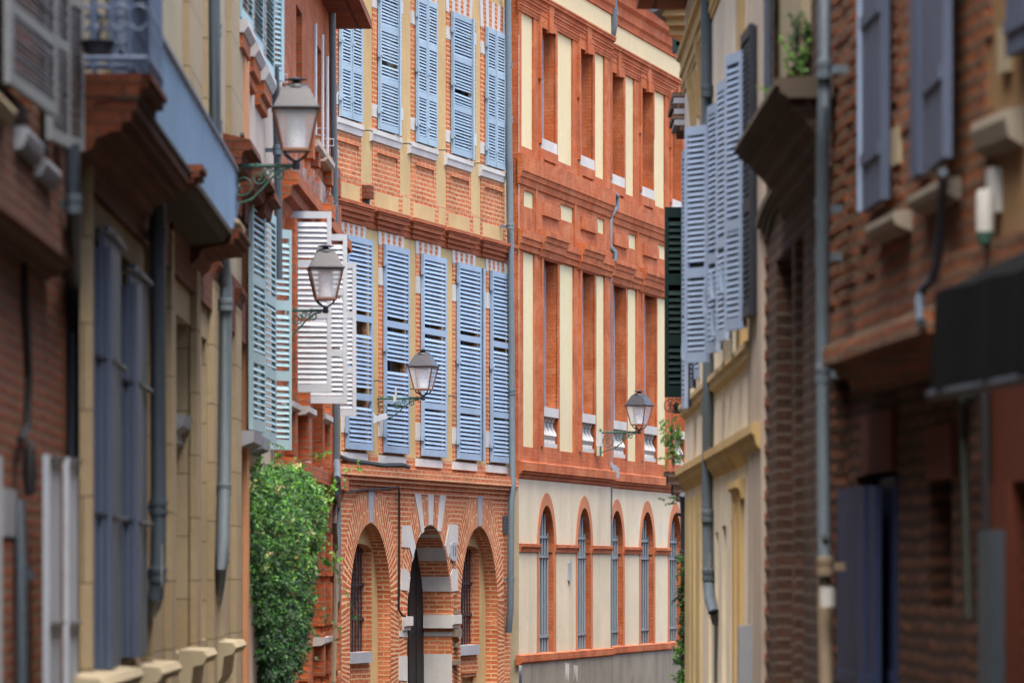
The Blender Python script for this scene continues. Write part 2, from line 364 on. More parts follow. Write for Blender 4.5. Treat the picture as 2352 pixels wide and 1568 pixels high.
# ---- upper windows: (leaf X0, X1, Ytop, Ybottom, sill X0, X1, kind)
zs2b = A.z(1111, 379); zs2t = A.z(1032, 27); zs1b = A.z(963, 1046); zs1t = A.z(963, 582)
rowU = [(774.5, 821.6, 772, 836.8, 'pair'), (863.7, 924.3, 853.6, 924.3, 'ajar'), (950.6, 994.4, 941, 1008, 'pair'), (1032, 1092.7, 1024.7, 1088, 'ajar'), (1111, 1151, 1104, 1164, 'pair')]
rowL = [(789, 842, 782, 838), (876.5, 929.4, 867, 926), (963, 1013.6, 953, 1010), (1045, 1095, 1037, 1090), (1122, 1161, 1114, 1160)]
holes = []
for X0, X1, s0, s1, kd in rowU: holes.append(dict(u0=A.u(X0)+.05, u1=A.u(X1)-.05, z0=zs2b+.03, z1=zs2t-.03, depth=.22))
for X0, X1, s0, s1 in rowL: holes.append(dict(u0=A.u(X0)+.05, u1=A.u(X1)-.05, z0=zs1b+.03, z1=zs1t-.03, depth=.22))
mb = MB(); mb.wall(uL, uR, zLed1, zT, holes); mb.build('upper_wall', 'ochre', hA, A.M)
mb = MB(); mb.box(uL, uR, -9, -8.9, 0, zT, 0); mb.box(uL, uL+.1, -8.91, -.3, 0, zT); mb.box(uR-.1, uR, -8.91, -.3, 0, zT); mb.build('rear_wall', 'ochre', hA, A.M)
mb = MB(); mb.prof([(.5, zT), (.5, zT+.12), (-4.5, zT+1.6), (-9.3, zT+.1), (-9.3, zT)], uL-.2, uR+.1); mb.build('roof', 'roof', hA, A.M)
# brick frieze with ochre blocks over the main cornice
zF1, zF0 = A.z(781, 404), A.z(781, 462)
uBays = [(A.u(s0), A.u(s1)) for _, _, s0, s1, _ in rowU]
bays = [(A.u(a), A.u(b)) for a, b in ((760, 828), (854, 917), (943, 1000), (1024, 1080), (1103, 1157))]
mb = MB(); mb.box(uL, uR, -.05, .014, zF0, zF1)
for i, (a, b) in enumerate(bays):
    mb.box(a+.10, b-.12, .0, .024, zF0+.02, zF1-.09, 1)
    if i < 4: c = bays[i+1][0]; mb.box(b+.12, c-.10, .0, .024, zF0+.02, zF1-.04, 1)
mb.build('brick_frieze', ['brick_a', 'ochre'], hA, A.M)
# main cornice: a running moulding and a hood over each lower window
cp = [(0, 0), (.11, 0), (.11, -.05), (.09, -.06), (.085, -.12), (.06, -.14), (.06, -.2), (.035, -.22), (.025, -.30), (0, -.31)]
cp2 = [(o*1.55+(.04 if o else 0), z*.95) for o, z in cp]
mb = MB(); mb.prof(shift(cp, zF0+.012), uL, uR-.02)
cbp = ((776, 866), (872, 946), (953, 1026), (1034, 1106), (1114, 1190)); cb = cbp
cent = [(A.u(a)+A.u(b))/2 for _, _, a, b in [(0, 0, r[2], r[3]) for r in rowL]]
for i, (a, b) in enumerate(zip(cb, rowL)):
    c0, c1 = A.u(cbp[i][0], .17), A.u(cbp[i][1], .17)
    for ins, o, t, l in ((0, .175, .018, -.035), (.03, .15, -.035, -.07), (.08, .13, -.07, -.14), (.18, .09, -.14, -.21), (.30, .05, -.21, -.28)):
        mb.box(c0+ins, c1-ins, -.02, o, zF0+l, zF0+t)
mb.build('main_cornice', 'corbel_a', hA, A.M)
# ---- windows
def stone_lintel(mb, u0, u1, z0, z1, o, n=9):
    w = u1-u0; fl = .16
    for k in range(n):
        a, b = k/n, (k+1)/n
        p = [(u0+w*a, z0), (u0+w*b, z0), (u0+w*b+(b-.5)*fl, z1), (u0+w*a+(a-.5)*fl, z1)]
        mb.poly(p, -.02, o, 0 if k % 2 == 0 else 1)
def a_window(X0, X1, s0, s1, zb, zt, kind, upper, i):
    u0, u1 = A.u(X0), A.u(X1)
    mb = MB(); mb.box(u0+.05, u1-.05, -.24, -.2, zb, zt, 0); c = (u0+u1)/2
    for a, b in ((u0+.05, u0+.12), (c-.05, c+.05), (u1-.12, u1-.05)): mb.box(a, b, -.2, -.16, zb+.03, zt-.03, 1)
    w = mb.build('window', ['glass', 'frame_b'], hA, A.M)
    # brick jambs, quoins, panel below
    ja, jb = A.u(s0)+.04, A.u(s1)-.06
    if upper: ja, jb = bays[i]
    mb = MB(); zq = zt+.3
    mb.box(ja, u0+.06, -.03, .014, zb-.02, zt, 0); mb.box(u1-.06, jb, -.03, .014, zb-.02, zt, 0)
    for f in ((.075, .0), (.80, .0)):
        for a, b in ((ja-.012, u0+.03), (u1-.03, jb+.012)):
            d = .04 if a > u0 else 0
            mb.box(a, b, -.02, .022, zb+(zt-zb)*(f[0]+d), zb+(zt-zb)*(f[0]+.085+d), 1)
    if upper:
        zp = zF1-.02; mb.box(ja, jb, -.03, .014, zp, zb-.10, 0)
        fr = (zp+.28, zb-.36)
        mb.box(ja+.17, jb-.17, .0, .05, fr[1], fr[1]+.045, 0); mb.box(ja+.17, ja+.205, .0, .03, fr[0], fr[1], 0); mb.box(jb-.205, jb-.17, .0, .03, fr[0], fr[1], 0)
    mb.build('brick_surround', ['brick_a', 'stone_w'], w, A.M)
    mb = MB(); stone_lintel(mb, ja-.02, jb+.02, zt-.02, zt+(.46 if upper else .5), .02); mb.build('striped_lintel', ['stone_w', 'brick_a'], w, A.M)
    mb = MB()
    if upper: mb.prof([(-.2, zb-.02), (.075, zb-.03), (.075, zb-.10), (.06, zb-.12), (.05, zb-.2), (0, zb-.22), (-.2, zb-.22)], A.u(s0, .04), A.u(s1, .075))
    else: mb.prof([(-.2, zb-.04), (.05, zb-.05), (.05, zb-.17), (-.2, zb-.17)], ja-.06, jb+.06)
    mb.build('sill', 'stone_w', w, A.M)
    n = 44 if not upper else 43; h = zt-zb; pt = h/(n+3)
    def leaf(p, q, mat, miss=(), lbl=None, j=.12):
        m = MB(); louvre(m, p, q, zb, zt, pt, .045, .058, .09, (.25, .62) if not upper else (.33, .68), 1, 0, None, 26, j*.7, miss)
        for zz in (zb+.28, zt-.28, zb+h*.5):
            m.box(p[0]-.02, p[0]+.10, p[1]+.022, p[1]+.032, zz-.018, zz+.018); m.box(p[0]-.045, p[0]-.01, p[1]-.01, p[1]+.03, zz-.05, zz+.05)
        o = m.build('shutter', mat, w, A.M)
        if lbl: o['label'] = lbl
    oo = .05
    if kind == 'pair':
        leaf((u0, oo), (c-.01, oo), 'blue_faded'); leaf((c+.01, oo+.005), (u1, oo+.01), 'blue_faded')
    elif kind == 'ajar':
        leaf((u0, oo), (A.u(X1-9, .07), .07), 'blue_faded', (16,), None, .2); m = MB(); planks(m, (A.u(X1-9, .075), .065), (A.u(X1-9, .075)-.03, .125), zb-.02, zt, .035, 1, ()); m.build('shutter', 'blue_faded', w, A.M)
    elif kind == 'open':
        leaf((u0, oo), (u1, oo+.01), 'blue'); leaf((u1+.16, .02), (u1+.14, .10), 'blue', (), None, .0)
    elif kind == 'gap':
        leaf((u0, oo), (u1, oo+.01), 'blue', (15, 16), 'shutter with two slats gone low down')
    elif kind == 'gap0':
        leaf((u0, oo), (u1, oo+.03), 'blue', (8, 9, 22, 23), 'shutter with slats missing near the bottom')
    else: leaf((u0, oo), (u1, oo+.02), 'blue')
for i, (X0, X1, s0, s1, kd) in enumerate(rowU): a_window(X0, X1, s0, s1, zs2b, zs2t, kd, True, i)
for i, (X0, X1, s0, s1) in enumerate(rowL): a_window(X0, X1, s0, s1, zs1b, zs1t, ('gap0', 'gap', 'shut', 'open', 'open')[i], False, i)
# brick band between the lower sills and the ledge, the ledge itself
mb = MB(); mb.box(uL, uR, -.03, .012, zLed1-.02, zs1b-.05); mb.build('brick_band', 'brick_a', hA, A.M)
h = zLed1-zLed0
mb = MB(); mb.prof([(-.05, zLed1), (.14, zLed1-.02), (.14, zLed0), (.105, zLed0-.005), (.105, zLed0-.06), (.06, zLed0-.07), (.05, zLed0-.13), (.02, zLed0-.14), (.015, zLed0-.22), (-.05, zLed0-.23)], uL, A.u(1192, .14)-.02)
mb.build('brick_ledge', 'brick_a', hA, A.M)
# ---- ground floor with three arches
zspr = A.z(1000, 1345)
def arch(X0, X1, Xa, Ya, depth):
    u0, u1 = A.u(X0), A.u(X1); zt = A.z(Xa, Ya); return dict(u0=u0, u1=u1, z0=-.3, z1=zt, arch=min((u1-u0)*.60, zt-.6), depth=depth, rm=1, sillface=False)
a1, a2, a3 = arch(803, 897, 850, 1201, .20), arch(934, 1037, 985, 1204, .46), arch(1057, 1142.5, 1102, 1209, .20)
zG = zLed0-.2
mb = MB(); mb.wall(uL, uR, -.3, zG, [a1, a2, a3]); mb.build('ground_floor_wall', ['brick_a', 'brick_a'], hA, A.M)
def ring(a, th, o, name, mat, stripes=False, maxw=99):
    mb = MB(); cu = (a['u0']+a['u1'])/2; rx = (a['u1']-a['u0'])/2; ry = a['arch']; zc = a['z1']-ry; N = 44
    L = 0; prev = None
    for k in range(-14, N+15):
        if k < 0: i_, o_ = (cu-rx, zc+k*.09), (cu-rx-th*.7, zc+k*.075-.1)
        elif k > N: i_, o_ = (cu+rx, zc-(k-N)*.09), (cu+rx+th*.7, zc-(k-N)*.075-.1)
        else:
            t = math.pi*k/N; i_ = (cu-rx*math.cos(t), zc+ry*math.sin(t)); o_ = (cu-(rx+th*(.7+.1*math.sin(t)))*math.cos(t), zc-.1*(1-math.sin(t))+(ry+th)*math.sin(t))
        o_ = (max(min(o_[0], uR), -99), min(o_[1], zG+.1))
        if prev:
            p_, q_, L0 = prev; d = math.hypot(i_[0]-p_[0], i_[1]-p_[1])*1.25; L += d; tt = math.hypot(o_[0]-i_[0], o_[1]-i_[1])
            m = 0
            if stripes:
                kk = abs(k-N/2-.5)
                m = 1 if (kk < 2 or 6 <= kk < 10 or 15 <= kk < 19 or 25 <= kk < 31) else 0
            oo = o+(.006 if m else 0)
            P = [(p_[0], oo, p_[1]), (i_[0], oo, i_[1]), (o_[0], oo, o_[1]), (q_[0], oo, q_[1])]
            mb.face(P, m, [(0, L0), (0, L), (tt, L), (tt, L0)])
            if m: 
                for x, y in ((0, 3), (1, 2)): mb.face([P[x], P[y], (P[y][0], o-.01, P[y][2]), (P[x][0], o-.01, P[x][2])], m)
        prev = (i_, o_, L)
    return mb.build(name, mat, hA, A.M)
ring(a1, .62, .006, 'arch_bricks', ['brick_arch', 'stone_w']); ring(a2, .60, .006, 'arch_bricks', ['brick_arch', 'stone_w']); ring(a3, .62, .006, 'arch_bricks', ['brick_arch', 'stone_w'])
mb = MB()
for a in (a1, a3): cu = (a['u0']+a['u1'])/2; mb.poly([(cu-.09, a['z1']+.01), (cu+.09, a['z1']+.01), (cu+.15, zG+.02), (cu-.15, zG+.02)], -.02, .02)
mb.builds('keystone', 'stone_g', hA, A.M)
# niches: render infill, barred window, sill, corbel
def niche(a, Xb0, Xb1, Xw1, Xs0, Xs1, Ys, Ytop):
    d = .20; wz0 = A.z(Xs0, Ys); wz1 = A.z(Xb1, Ytop); u0, u1 = A.u(Xb0, -d)-.25, A.u(Xw1, -d)
    mb = MB(); hole = dict(u0=u0, u1=u1, z0=wz0, z1=wz1, depth=.34, rm=1, arch=.12)
    mb.wall(a['u0']-.3, a['u1']+.3, -.3, a['z1']+.2, [hole], 0, -d)
    n = mb.build('arched_niche', ['ochre', 'brick_a'], hA, A.M)
    mb = MB(); mb.box(u0-.05, u1+.05, -.60, -.54, wz0-.05, wz1+.1); mb.build('window_pane', 'glass', n, A.M)
    mb = MB()
    for k in range(9):
        u = u0+.06+(u1-u0-.1)*k/8.3; mb.tube([(u, -.34, wz0-.02), (u, -.34, wz1+.02)], .015, 6)
    for f in (.30, .62): mb.box(u0, u1, -.36, -.32, wz0+(wz1-wz0)*f-.02, wz0+(wz1-wz0)*f+.02)
    mb.build('window_grille', 'iron', n, A.M)
    mb = MB(); mb.box(A.u(Xs0, -.04)-.0, A.u(Xs1, -.04), -.4, -.04, wz0-.16, wz0); mb.build('sill', 'stone_g', n, A.M)
    mb = MB(); p, q = A.u(Xs0, -.1)+.05, A.u(Xs1, -.1)-.1
    mb.box(p, q, -.3, -.10, wz0-.46, wz0-.16); mb.box(p+.05, q-.05, -.3, -.12, wz0-.52, wz0-.46)
    mb.box(p+.0, p+.14, -.3, -.13, wz0-.6, wz0-.46); mb.box(q-.14, q, -.3, -.13, wz0-.6, wz0-.46); mb.build('brick_corbel', 'brick_a', n, A.M)
niche(a1, 805, 826, 854, 803, 855, 1499, 1247); niche(a3, 1059, 1076, 1101, 1058, 1102, 1482, 1252)
# carriage door in the middle arch with banded reveal and imposts
mb = MB(); mb.box(a2['u0']-.2, a2['u1']+.2, -.54, -.46, -.3, a2['z1']+.2)
for k in range(1, 6): u = a2['u0']+(a2['u1']-a2['u0'])*k/6; mb.box(u-.012, u+.012, -.46, -.448, 0, a2['z1'])
d = mb.build('carriage_door', 'black', hA, A.M)
Zp = lambda x, y: A.uz(516.8+.34096*x, 1033.6+.34096*y)
mb = MB()
for q in ([(1270, 278), (1313, 280), (1336, 545), (1319, 562)], [(1362, 282), (1401, 284), (1393, 502), (1369, 502)], [(1445, 288), (1486, 290), (1450, 548), (1428, 542)],
          [(1190, 507), (1247, 507), (1280, 650), (1258, 722), (1238, 655), (1188, 650)], [(1185, 797), (1218, 797), (1240, 840), (1225, 945), (1180, 940)],
          [(1505, 497), (1565, 500), (1565, 637), (1528, 640), (1498, 725), (1478, 640)], [(1530, 797), (1565, 800), (1563, 945), (1522, 950), (1514, 840)], [(1167, 1385), (1222, 1385), (1220, 1552), (1167, 1548)], [(1168, 1215), (1222, 1215), (1221, 1255), (1168, 1255)]):
    mb.poly([Zp(*c) for c in q], -.02, .016)
mb.builds('white_voussoir', 'stone_w', hA, A.M)
zc = a2['z1']-a2['arch']; cu = (a2['u0']+a2['u1'])/2; rx = (a2['u1']-a2['u0'])/2
bands = [(A.z(1030, 1033.6+.341*y1), A.z(1030, 1033.6+.341*y0)) for y0, y1 in ((500, 590), (655, 745), (850, 950), (1225, 1250), (1372, 1620))]
def on(t): return (cu+rx*.99*math.cos(t), zc+a2['arch']*.99*math.sin(t))
for z0, z1 in bands:
    for s_ in (1, -1):
        mb = MB(); zz = [z0+(z1-z0)*k/6 for k in range(7)]
        pts = [(cu+s_*rx*.99*math.sqrt(max(0, 1-(max(0, z-zc)/(a2['arch']))**2)), min(z, a2['z1']-.008)) for z in zz]
        for c, d in zip(pts, pts[1:]): mb.face([(c[0], .012, c[1]), (d[0], .012, d[1]), (d[0], -.45, d[1]), (c[0], -.45, c[1])])
        mb.build('reveal_stone', 'stone_w', hA, A.M)
mb = MB(); z1, z0 = A.z(1046, 1411), A.z(1046, 1434)
for ua, ub in ((a2['u0']-.28, a2['u0']+.10), (a2['u1']-.10, a2['u1']+.34)):
    mb.prof([(-.44, z0-.05), (.04, z0-.05), (.04, z0), (.08, z0+.02), (.08, z1), (-.44, z1)], ua, ub)
mb.builds('impost', 'stone_w', hA, A.M)
# small things fixed on this house
def text_mesh(txt, size):
    cu = bpy.data.curves.new('t', 'FONT'); cu.body = txt; cu.size = size; cu.align_x = 'CENTER'; cu.align_y = 'CENTER'; cu.extrude = .002
    ob = bpy.data.objects.new('t', cu); COL.objects.link(ob); dg = bpy.context.evaluated_depsgraph_get(); dg.update()
    me = bpy.data.meshes.new_from_object(ob.evaluated_get(dg)); bpy.data.objects.remove(ob); return me
def plate(W, X, Y, w, h, txt, label, o=.02):
    u, z = W.uz(X, Y, o); r = thing('house_number_plate', label, 'number plate', W.M @ Matrix.Translation((u, -o, z)))
    mb = MB(); c = .03; mb.poly([(-w/2+c, -h/2), (w/2-c, -h/2), (w/2, -h/2+c), (w/2, h/2-c), (w/2-c, h/2), (-w/2+c, h/2), (-w/2, h/2-c), (-w/2, -h/2+c)], -.02, .01)
    M = WM[r.name]; mb.build('plate', 'stone_g', r, M)
    if txt:
        me = text_mesh(txt, h*.8); me.materials.append(MT['iron']); ob = bpy.data.objects.new('number', me); COL.objects.link(ob); ob.parent = r
        ob.matrix_basis = Matrix.Translation((0, -.012, 0)) @ Matrix.Rotation(math.pi/2, 4, 'X'); WM[ob.name] = M
plate(A, 1042.5, 1266, .30, .29, '11', 'small grey octagonal number 11 plate right of the striped door arch', .03)
u, z = A.uz(1051, 1500, .05); r = thing('intercom_panel', 'column of metal intercom boxes on the brick pier right of the dark door', 'intercom', A.M @ Matrix.Translation((u, 0, 0)))
mb = MB()
for k, (zz, hh, o) in enumerate(((1405, 18, .05), (1452, 40, .07), (1480, 22, .05), (1520, 24, .08))):
    z = A.z(1051, zz); q = hh/160*.5; mb.box(-.06-.12*(k % 2), .10+.1*(k == 1), -.02, o, z-q/2, z+q/2)
mb.builds('housing', 'pipe_l', r, WM[r.name])
u0, u1, z0, z1 = A.r(1154, 1163, 1205, 1225); r = thing('air_vent', 'small black vent grille in the brick beside the third arch', 'vent', A.M @ Matrix.Translation((u0, 0, z0)))
mb = MB(); mb.box(0, .3, -.02, .01, 0, .3); mb.build('grille', 'iron', r, WM[r.name]); mb = MB()
for k in range(5): mb.box(.02, .28, .01, .018, .03+k*.055, .05+k*.055)
mb.build('slat', 'pipe_d', r, WM[r.name])
def cable(W, pts, r, label, name='wall_cable', mat='black', cat='cable', sag=0, kind=None):
    P = [W.uz(x, y, o) for x, y, o in pts]; P = [(p[0], q[2], p[1]) for p, q in zip(P, pts)]
    b = P[0]; M = W.M @ Matrix.Translation((b[0], -b[1], b[2]))
    mb = MB(); mb.tube([(p[0]-b[0], p[1]-b[1], p[2]-b[2]) for p in P], r, 6)
    return tag(mb.build(name, mat, None, M, True), label, cat)
cable(A, [(776, 1046, .06), (800, 1056, .1), (840, 1062, .12), (880, 1068, .12), (925, 1067, .12), (938, 1072, .12)], .035, 'thick black cable bundle lying on the brick ledge under the blue shutters')
cable(A, [(916, 1118, .12), (917, 1130, .04), (917, 1280, .03), (916, 1400, .03), (925, 1413, .06), (931, 1414, .08)], .018, 'thin black cable running down the brick to the white impost left of the door')
cable(A, [(778, 1133, .05), (800, 1131, .05), (830, 1124, .05), (880, 1122, .05), (915, 1118, .05)], .014, 'thin dark wire along the brick above the first arch')
u, z = A.uz(840, 457, .05); r = thing('floodlight', 'small brown floodlight box standing on the ochre house cornice', 'floodlight', A.M @ Matrix.Translation((u, -.08, zF0+.02)))
mb = MB(); mb.box(-.09, .12, -.06, .06, .10, .30); mb.build('housing', 'corbel', r, WM[r.name]); mb = MB(); mb.box(-.03, .03, -.03, .03, 0, .12); mb.build('stand', 'iron', r, WM[r.name])
# shutter hooks
for X, Y, oo in ((858, 874, .1), (938, 893, .1), (1030, 909, .1), (1103, 914, .1), (835, 300, .1), (925, 330, .1), (1008, 345, .1), (1092, 375, .1)):
    u, z = A.uz(X, Y); mb = MB(); mb.tube([(0, 0, 0), (0, .10, 0), (.10, .11, -.01)], .009, 6)
    tag(mb.build('shutter_hook', 'iron', None, A.M @ Matrix.Translation((u, 0, z)), True), 'thin iron shutter hook sticking out of the ochre render', 'hook', 'shutter hooks on the ochre house')
# ================================================================ the red and cream house to the right (B), in two planes either side of its drainpipe
B1 = Wall(1192, 64.2, 1400, 70.4); B2 = Wall(1400, 71.3, 1590, 78.0)
hB = thing('red_cream_house', 'long red house front with cream panels, balustraded windows and barred round arches', 'house', B1.M)
ends = {B1: (B1.u(1192), B1.u(1400)+.1), B2: (B2.u(1400), B2.u(1590)+9)}
zTB = 15.0
W1 = [(B1, 1241, 1274.6), (B1, 1330, 1360.5), (B2, 1402.6, 1430.5), (B2, 1471.6, 1498), (B2, 1541, 1566)]
P1 = [(B1, 1198, 1226), (B1, 1281, 1316), (B1, 1367, 1389), (B2, 1437, 1457.5), (B2, 1502.6, 1528)]
W0 = [(B1, 1246, 1279.6), (B1, 1334, 1364.5), (B2, 1406, 1436), (B2, 1476.6, 1506), (B2, 1546, 1570)]
P0 = [(B1, 1202, 1228.4), (B1, 1286, 1319), (B1, 1370, 1390), (B2, 1442, 1463), (B2, 1510, 1531)]
def zavg(*a): return sum(w.z(x, y) for w, x, y in a)/len(a)
zu1 = zavg((B1, 1241, 64), (B1, 1330, 114), (B2, 1402.6, 163), (B2, 1471.6, 199.5)); zu0 = zavg((B1, 1241, 320), (B1, 1330, 359), (B2, 1402.6, 394), (B2, 1471.6, 423))
zp1 = zavg((B1, 1198, 12), (B1, 1281, 57), (B1, 1367, 106), (B2, 1437, 159), (B2, 1502, 195)); zp0 = zavg((B1, 1226, 347), (B1, 1316, 386), (B1, 1389, 419), (B2, 1457, 451), (B2, 1528, 478))
zl1 = zavg((B1, 1246, 586), (B1, 1334, 614.5), (B2, 1406, 645), (B2, 1476.6, 665)); zbr = zavg((B1, 1246, 938), (B1, 1334, 953), (B2, 1406, 961), (B2, 1476.6, 971.5)); zl0 = zavg((B1, 1246, 1022), (B1, 1334, 1039))
zq1 = zavg((B1, 1202, 572), (B1, 1286, 599), (B1, 1370, 628), (B2, 1442, 655.6), (B2, 1510, 675)); zq0 = zavg((B1, 1228, 1028.7), (B1, 1319, 1039), (B1, 1390, 1050), (B2, 1463, 1058))
zs1 = zavg((B1, 1215, 371), (B1, 1396, 438), (B2, 1525, 488)); zs0 = zs1-.30            # string course under the upper windows
zf1 = zavg((B1, 1203, 436), (B1, 1286, 466), (B2, 1444.7, 537), (B2, 1513, 560)); zf0 = zavg((B1, 1228, 482), (B1, 1318, 515), (B2, 1465, 576), (B2, 1526, 596))
zc1 = zavg((B1, 1195, 527), (B1, 1385, 588)); zl3t = zavg((B1, 1181, 1057.5), (B1, 1400, 1076), (B2, 1412, 1078), (B2, 1531, 1100)); zl3b = zavg((B1, 1181, 1081), (B1, 1400, 1098), (B2, 1412, 1100), (B2, 1531, 1120))
zimp1 = zavg((B1, 1195, 1249), (B2, 1568, 1256)); zimp0 = zavg((B1, 1195, 1269), (B2, 1568, 1271))
zba1 = zavg((B1, 1195, 1499), (B1, 1398, 1485.5), (B2, 1573, 1473)); zba0 = zavg((B1, 1195, 1521), (B1, 1398, 1504), (B2, 1573, 1489))
zcT = zavg((B1, 1290, 82), (B1, 1380, 122))      # foot of the top entablature
D_ = .235
for W in (B1, B2):
    u0, u1 = ends[W]; hol = []
    for w, a, b in W1:
        if w is W: hol.append(dict(u0=W.u(a), u1=W.u(b), z0=zu0, z1=zu1, depth=D_))
    for w, a, b in W0:
        if w is W: hol.append(dict(u0=W.u(a), u1=W.u(b), z0=zl0, z1=zl1, depth=D_))
    for w, a, b in P1:
        if w is W: hol.append(dict(u0=W.u(a), u1=W.u(b), z0=zp0, z1=zp1, depth=.035, back=1))
    for w, a, b in P0:
        if w is W: hol += [dict(u0=W.u(a), u1=W.u(b), z0=zq0, z1=zq1, depth=.035, back=1), dict(u0=W.u(a)+.05, u1=W.u(b)-.05, z0=zf0, z1=zf1, depth=.03, back=1)]
    mb = MB(); mb.wall(u0, u1, zl3b, zTB, hol); mb.build('upper_wall', ['red_b', 'cream_b'], hB, W.M)
    # stringcourses and cornices
    mb = MB(); mb.prof([(0, zs1), (.10, zs1-.01), (.10, zs0+.01), (.08, zs0), (.07, zs0-.08), (.045, zs0-.10), (.03, zs0-.2), (0, zs0-.22)], u0-(.12 if W is B1 else 0), u1); mb.build('string_course', 'red_b', hB, W.M)
    mb = MB(); mb.prof([(0, zc1), (.085, zc1-.01), (.085, zc1-.14), (.065, zc1-.15), (.06, zc1-.24), (.035, zc1-.26), (.03, zc1-.34), (0, zc1-.36)], u0-(.08 if W is B1 else 0), u1)
    for w, a, b in W0:
        if w is W:
            c0, c1 = W.u(a)-.35, W.u(b)+.30
            mb.prof([(0, zc1+.10), (.165, zc1+.06), (.165, zc1-.02), (.14, zc1-.04), (.13, zc1-.11), (.11, zc1-.13), (.10, zc1-.24), (.07, zc1-.26), (.05, zc1-.36), (0, zc1-.40)], c0, c1)
    mb.build('hood_cornice', 'red_b', hB, W.M)
    mb = MB(); mb.prof([(-.03, zl3t), (.11, zl3t-.03), (.11, zl3b), (.08, zl3b-.01), (.07, zl3b-.05), (.035, zl3b-.06), (.03, zl3b-.11), (-.03, zl3b-.17)], u0-(.14 if W is B1 else 0), u1); mb.build('floor_band', 'red_b', hB, W.M)
    mb = MB()
    for i, (dz, p) in enumerate(((0, .03), (.15, .05), (.29, .10))): mb.prof([(0, zcT+dz), (p*.5, zcT+dz), (p*.6, zcT+dz+.03), (p, zcT+dz+.05), (p, zcT+dz+.09), (p+.015, zcT+dz+.10), (p+.015, zcT+dz+.13), (0, zcT+dz+.145)], u0-(.1 if W is B1 else 0), u1)
    mb.box(u0, u1, -.02, .012, zcT+.43, zcT+.83, 1)
    mb.prof([(0, zcT+.83), (.04, zcT+.84), (.05, zcT+.95), (.09, zcT+1.0), (.10, zcT+1.15), (.17, zcT+1.22), (.18, zcT+1.4), (.28, zcT+1.5), (.30, zcT+1.75), (0, zcT+1.85)], u0, u1); mb.build('top_cornice', ['red_b', 'cream_b'], hB, W.M)
    mb = MB()   # pilaster strips, raised frieze panels
    for w, a, b in W0:
        if w is W:
            c = W.u(a); mb.box(c-.04, W.u(b)+.1, 0, .05, zf0-.05, zf1-.1, 0)
            for cc in (c-.62, ): mb.box(cc, cc+.14, 0, .025, zc1+.02, zs0-.2)
    mb.builds('frieze_panel', 'red_b', hB, W.M)
    # ground floor
    hol = []; A0 = [(B1, 1237, 1272.5, 1255, 1160), (B1, 1326, 1357, 1341, 1166), (B2, 1401, 1431, 1415, 1172), (B2, 1471, 1501, 1486, 1175), (B2, 1537, 1565, 1550, 1178)]
    aa = []
    for w, a, b, xm, yt in A0:
        if w is W:
            zt = w.z(xm, yt); h = dict(u0=W.u(a), u1=W.u(b), z0=zba1, z1=zt, arch=zt-(zimp0+.02), depth=D_, rm=1); hol.append(h); aa.append(h)
    mb = MB(); mb.wall(u0, u1, zba0, zl3b, hol); mb.build('ground_floor_wall', ['pale_b', 'red_b'], hB, W.M)
    mb = MB(); mb.wall(u0, u1, -.5, zba0, [], 0, .05); mb.build('plinth', 'concrete', hB, W.M)
    mb = MB(); mb.prof([(-.03, zba1), (.08, zba1-.02), (.08, zba0+.02), (.06, zba0), (.03, zba0-.03), (-.03, zba0-.03)], u0-(.1 if W is B1 else 0), u1); mb.build('base_ledge', 'red_b', hB, W.M)
    mb = MB(); mb2 = MB(); us = sorted([u0]+[v for h in aa for v in (h['u0'], h['u1'])]+[u1])
    for a, b in zip(us[::2], us[1::2]):
        mb.prof([(-.02, zimp1), (.06, zimp1-.01), (.06, zimp1-.06), (.035, zimp1-.08), (.03, zimp0), (-.02, zimp0)], a-.0, b)
    for h in aa: mb.prof([(0, 0)]*0+[(-D_+.01, zimp1), (-.02, zimp1), (-.02, zimp0), (-D_+.01, zimp0)], h['u1']-.03, h['u1']+.01)
    mb.builds('impost_band', 'red_b', hB, W.M)
    for h in aa:   # red ring and jambs round each arch, grille inside
        cu = (h['u0']+h['u1'])/2; rx = (h['u1']-h['u0'])/2; zc = h['z1']-h['arch']; N = 24; mb = MB(); q = []
        for k in range(N+1):
            t = math.pi*k/N; q.append(((cu-rx*math.cos(t), zc+h['arch']*math.sin(t)), (cu-(rx+.17)*math.cos(t), zc+(h['arch']+.215)*math.sin(t))))
        for (a, b), (c, d) in zip(q, q[1:]):
            mb.face([(a[0], .012, a[1]), (c[0], .012, c[1]), (d[0], .012, d[1]), (b[0], .012, b[1])]); mb.face([(b[0], .012, b[1]), (d[0], .012, d[1]), (d[0], -.01, d[1]), (b[0], -.01, b[1])])
            mb.face([(a[0], .012, a[1]), (c[0], .012, c[1]), (c[0], -.005, c[1]), (a[0], -.005, a[1])])
        mb.box(h['u0']-.14, h['u0'], -.01, .01, zba1, zimp0); mb.box(h['u1'], h['u1']+.14, -.01, .01, zba1, zimp0)
        r = mb.build('arched_window', 'salmon_red', hB, W.M)
        mb = MB(); mb.box(h['u0']-.05, h['u1']+.05, -D_-.06, -D_, zba1, h['z1']+.05); mb.build('window_pane', 'glass', r, W.M)
        mb = MB()
        for k in range(6):
            u = h['u0']+.08+(h['u1']-h['u0']-.14)*k/5; t = (u-cu)/rx; zz = zc+h['arch']*math.sqrt(max(0, 1-t*t)); mb.tube([(u, -.11, zba1), (u, -.11, zz-.02)], .024, 6)
        hh = h['z1']-zba1
        for z in (zba1+.27, zimp0-.08, zimp1+.12): mb.box(h['u0'], h['u1'], -.125, -.085, z-.022, z+.022)
        mb.build('window_grille', 'grille_b', r, W.M)
mb = MB(); ue = ends[B1][0]   # return face towards the ochre house
mb.box(ue-.02, ue, -.45, -.002, zl3b, zTB, 0); mb.build('corner_return', 'red_b', hB, B1.M)
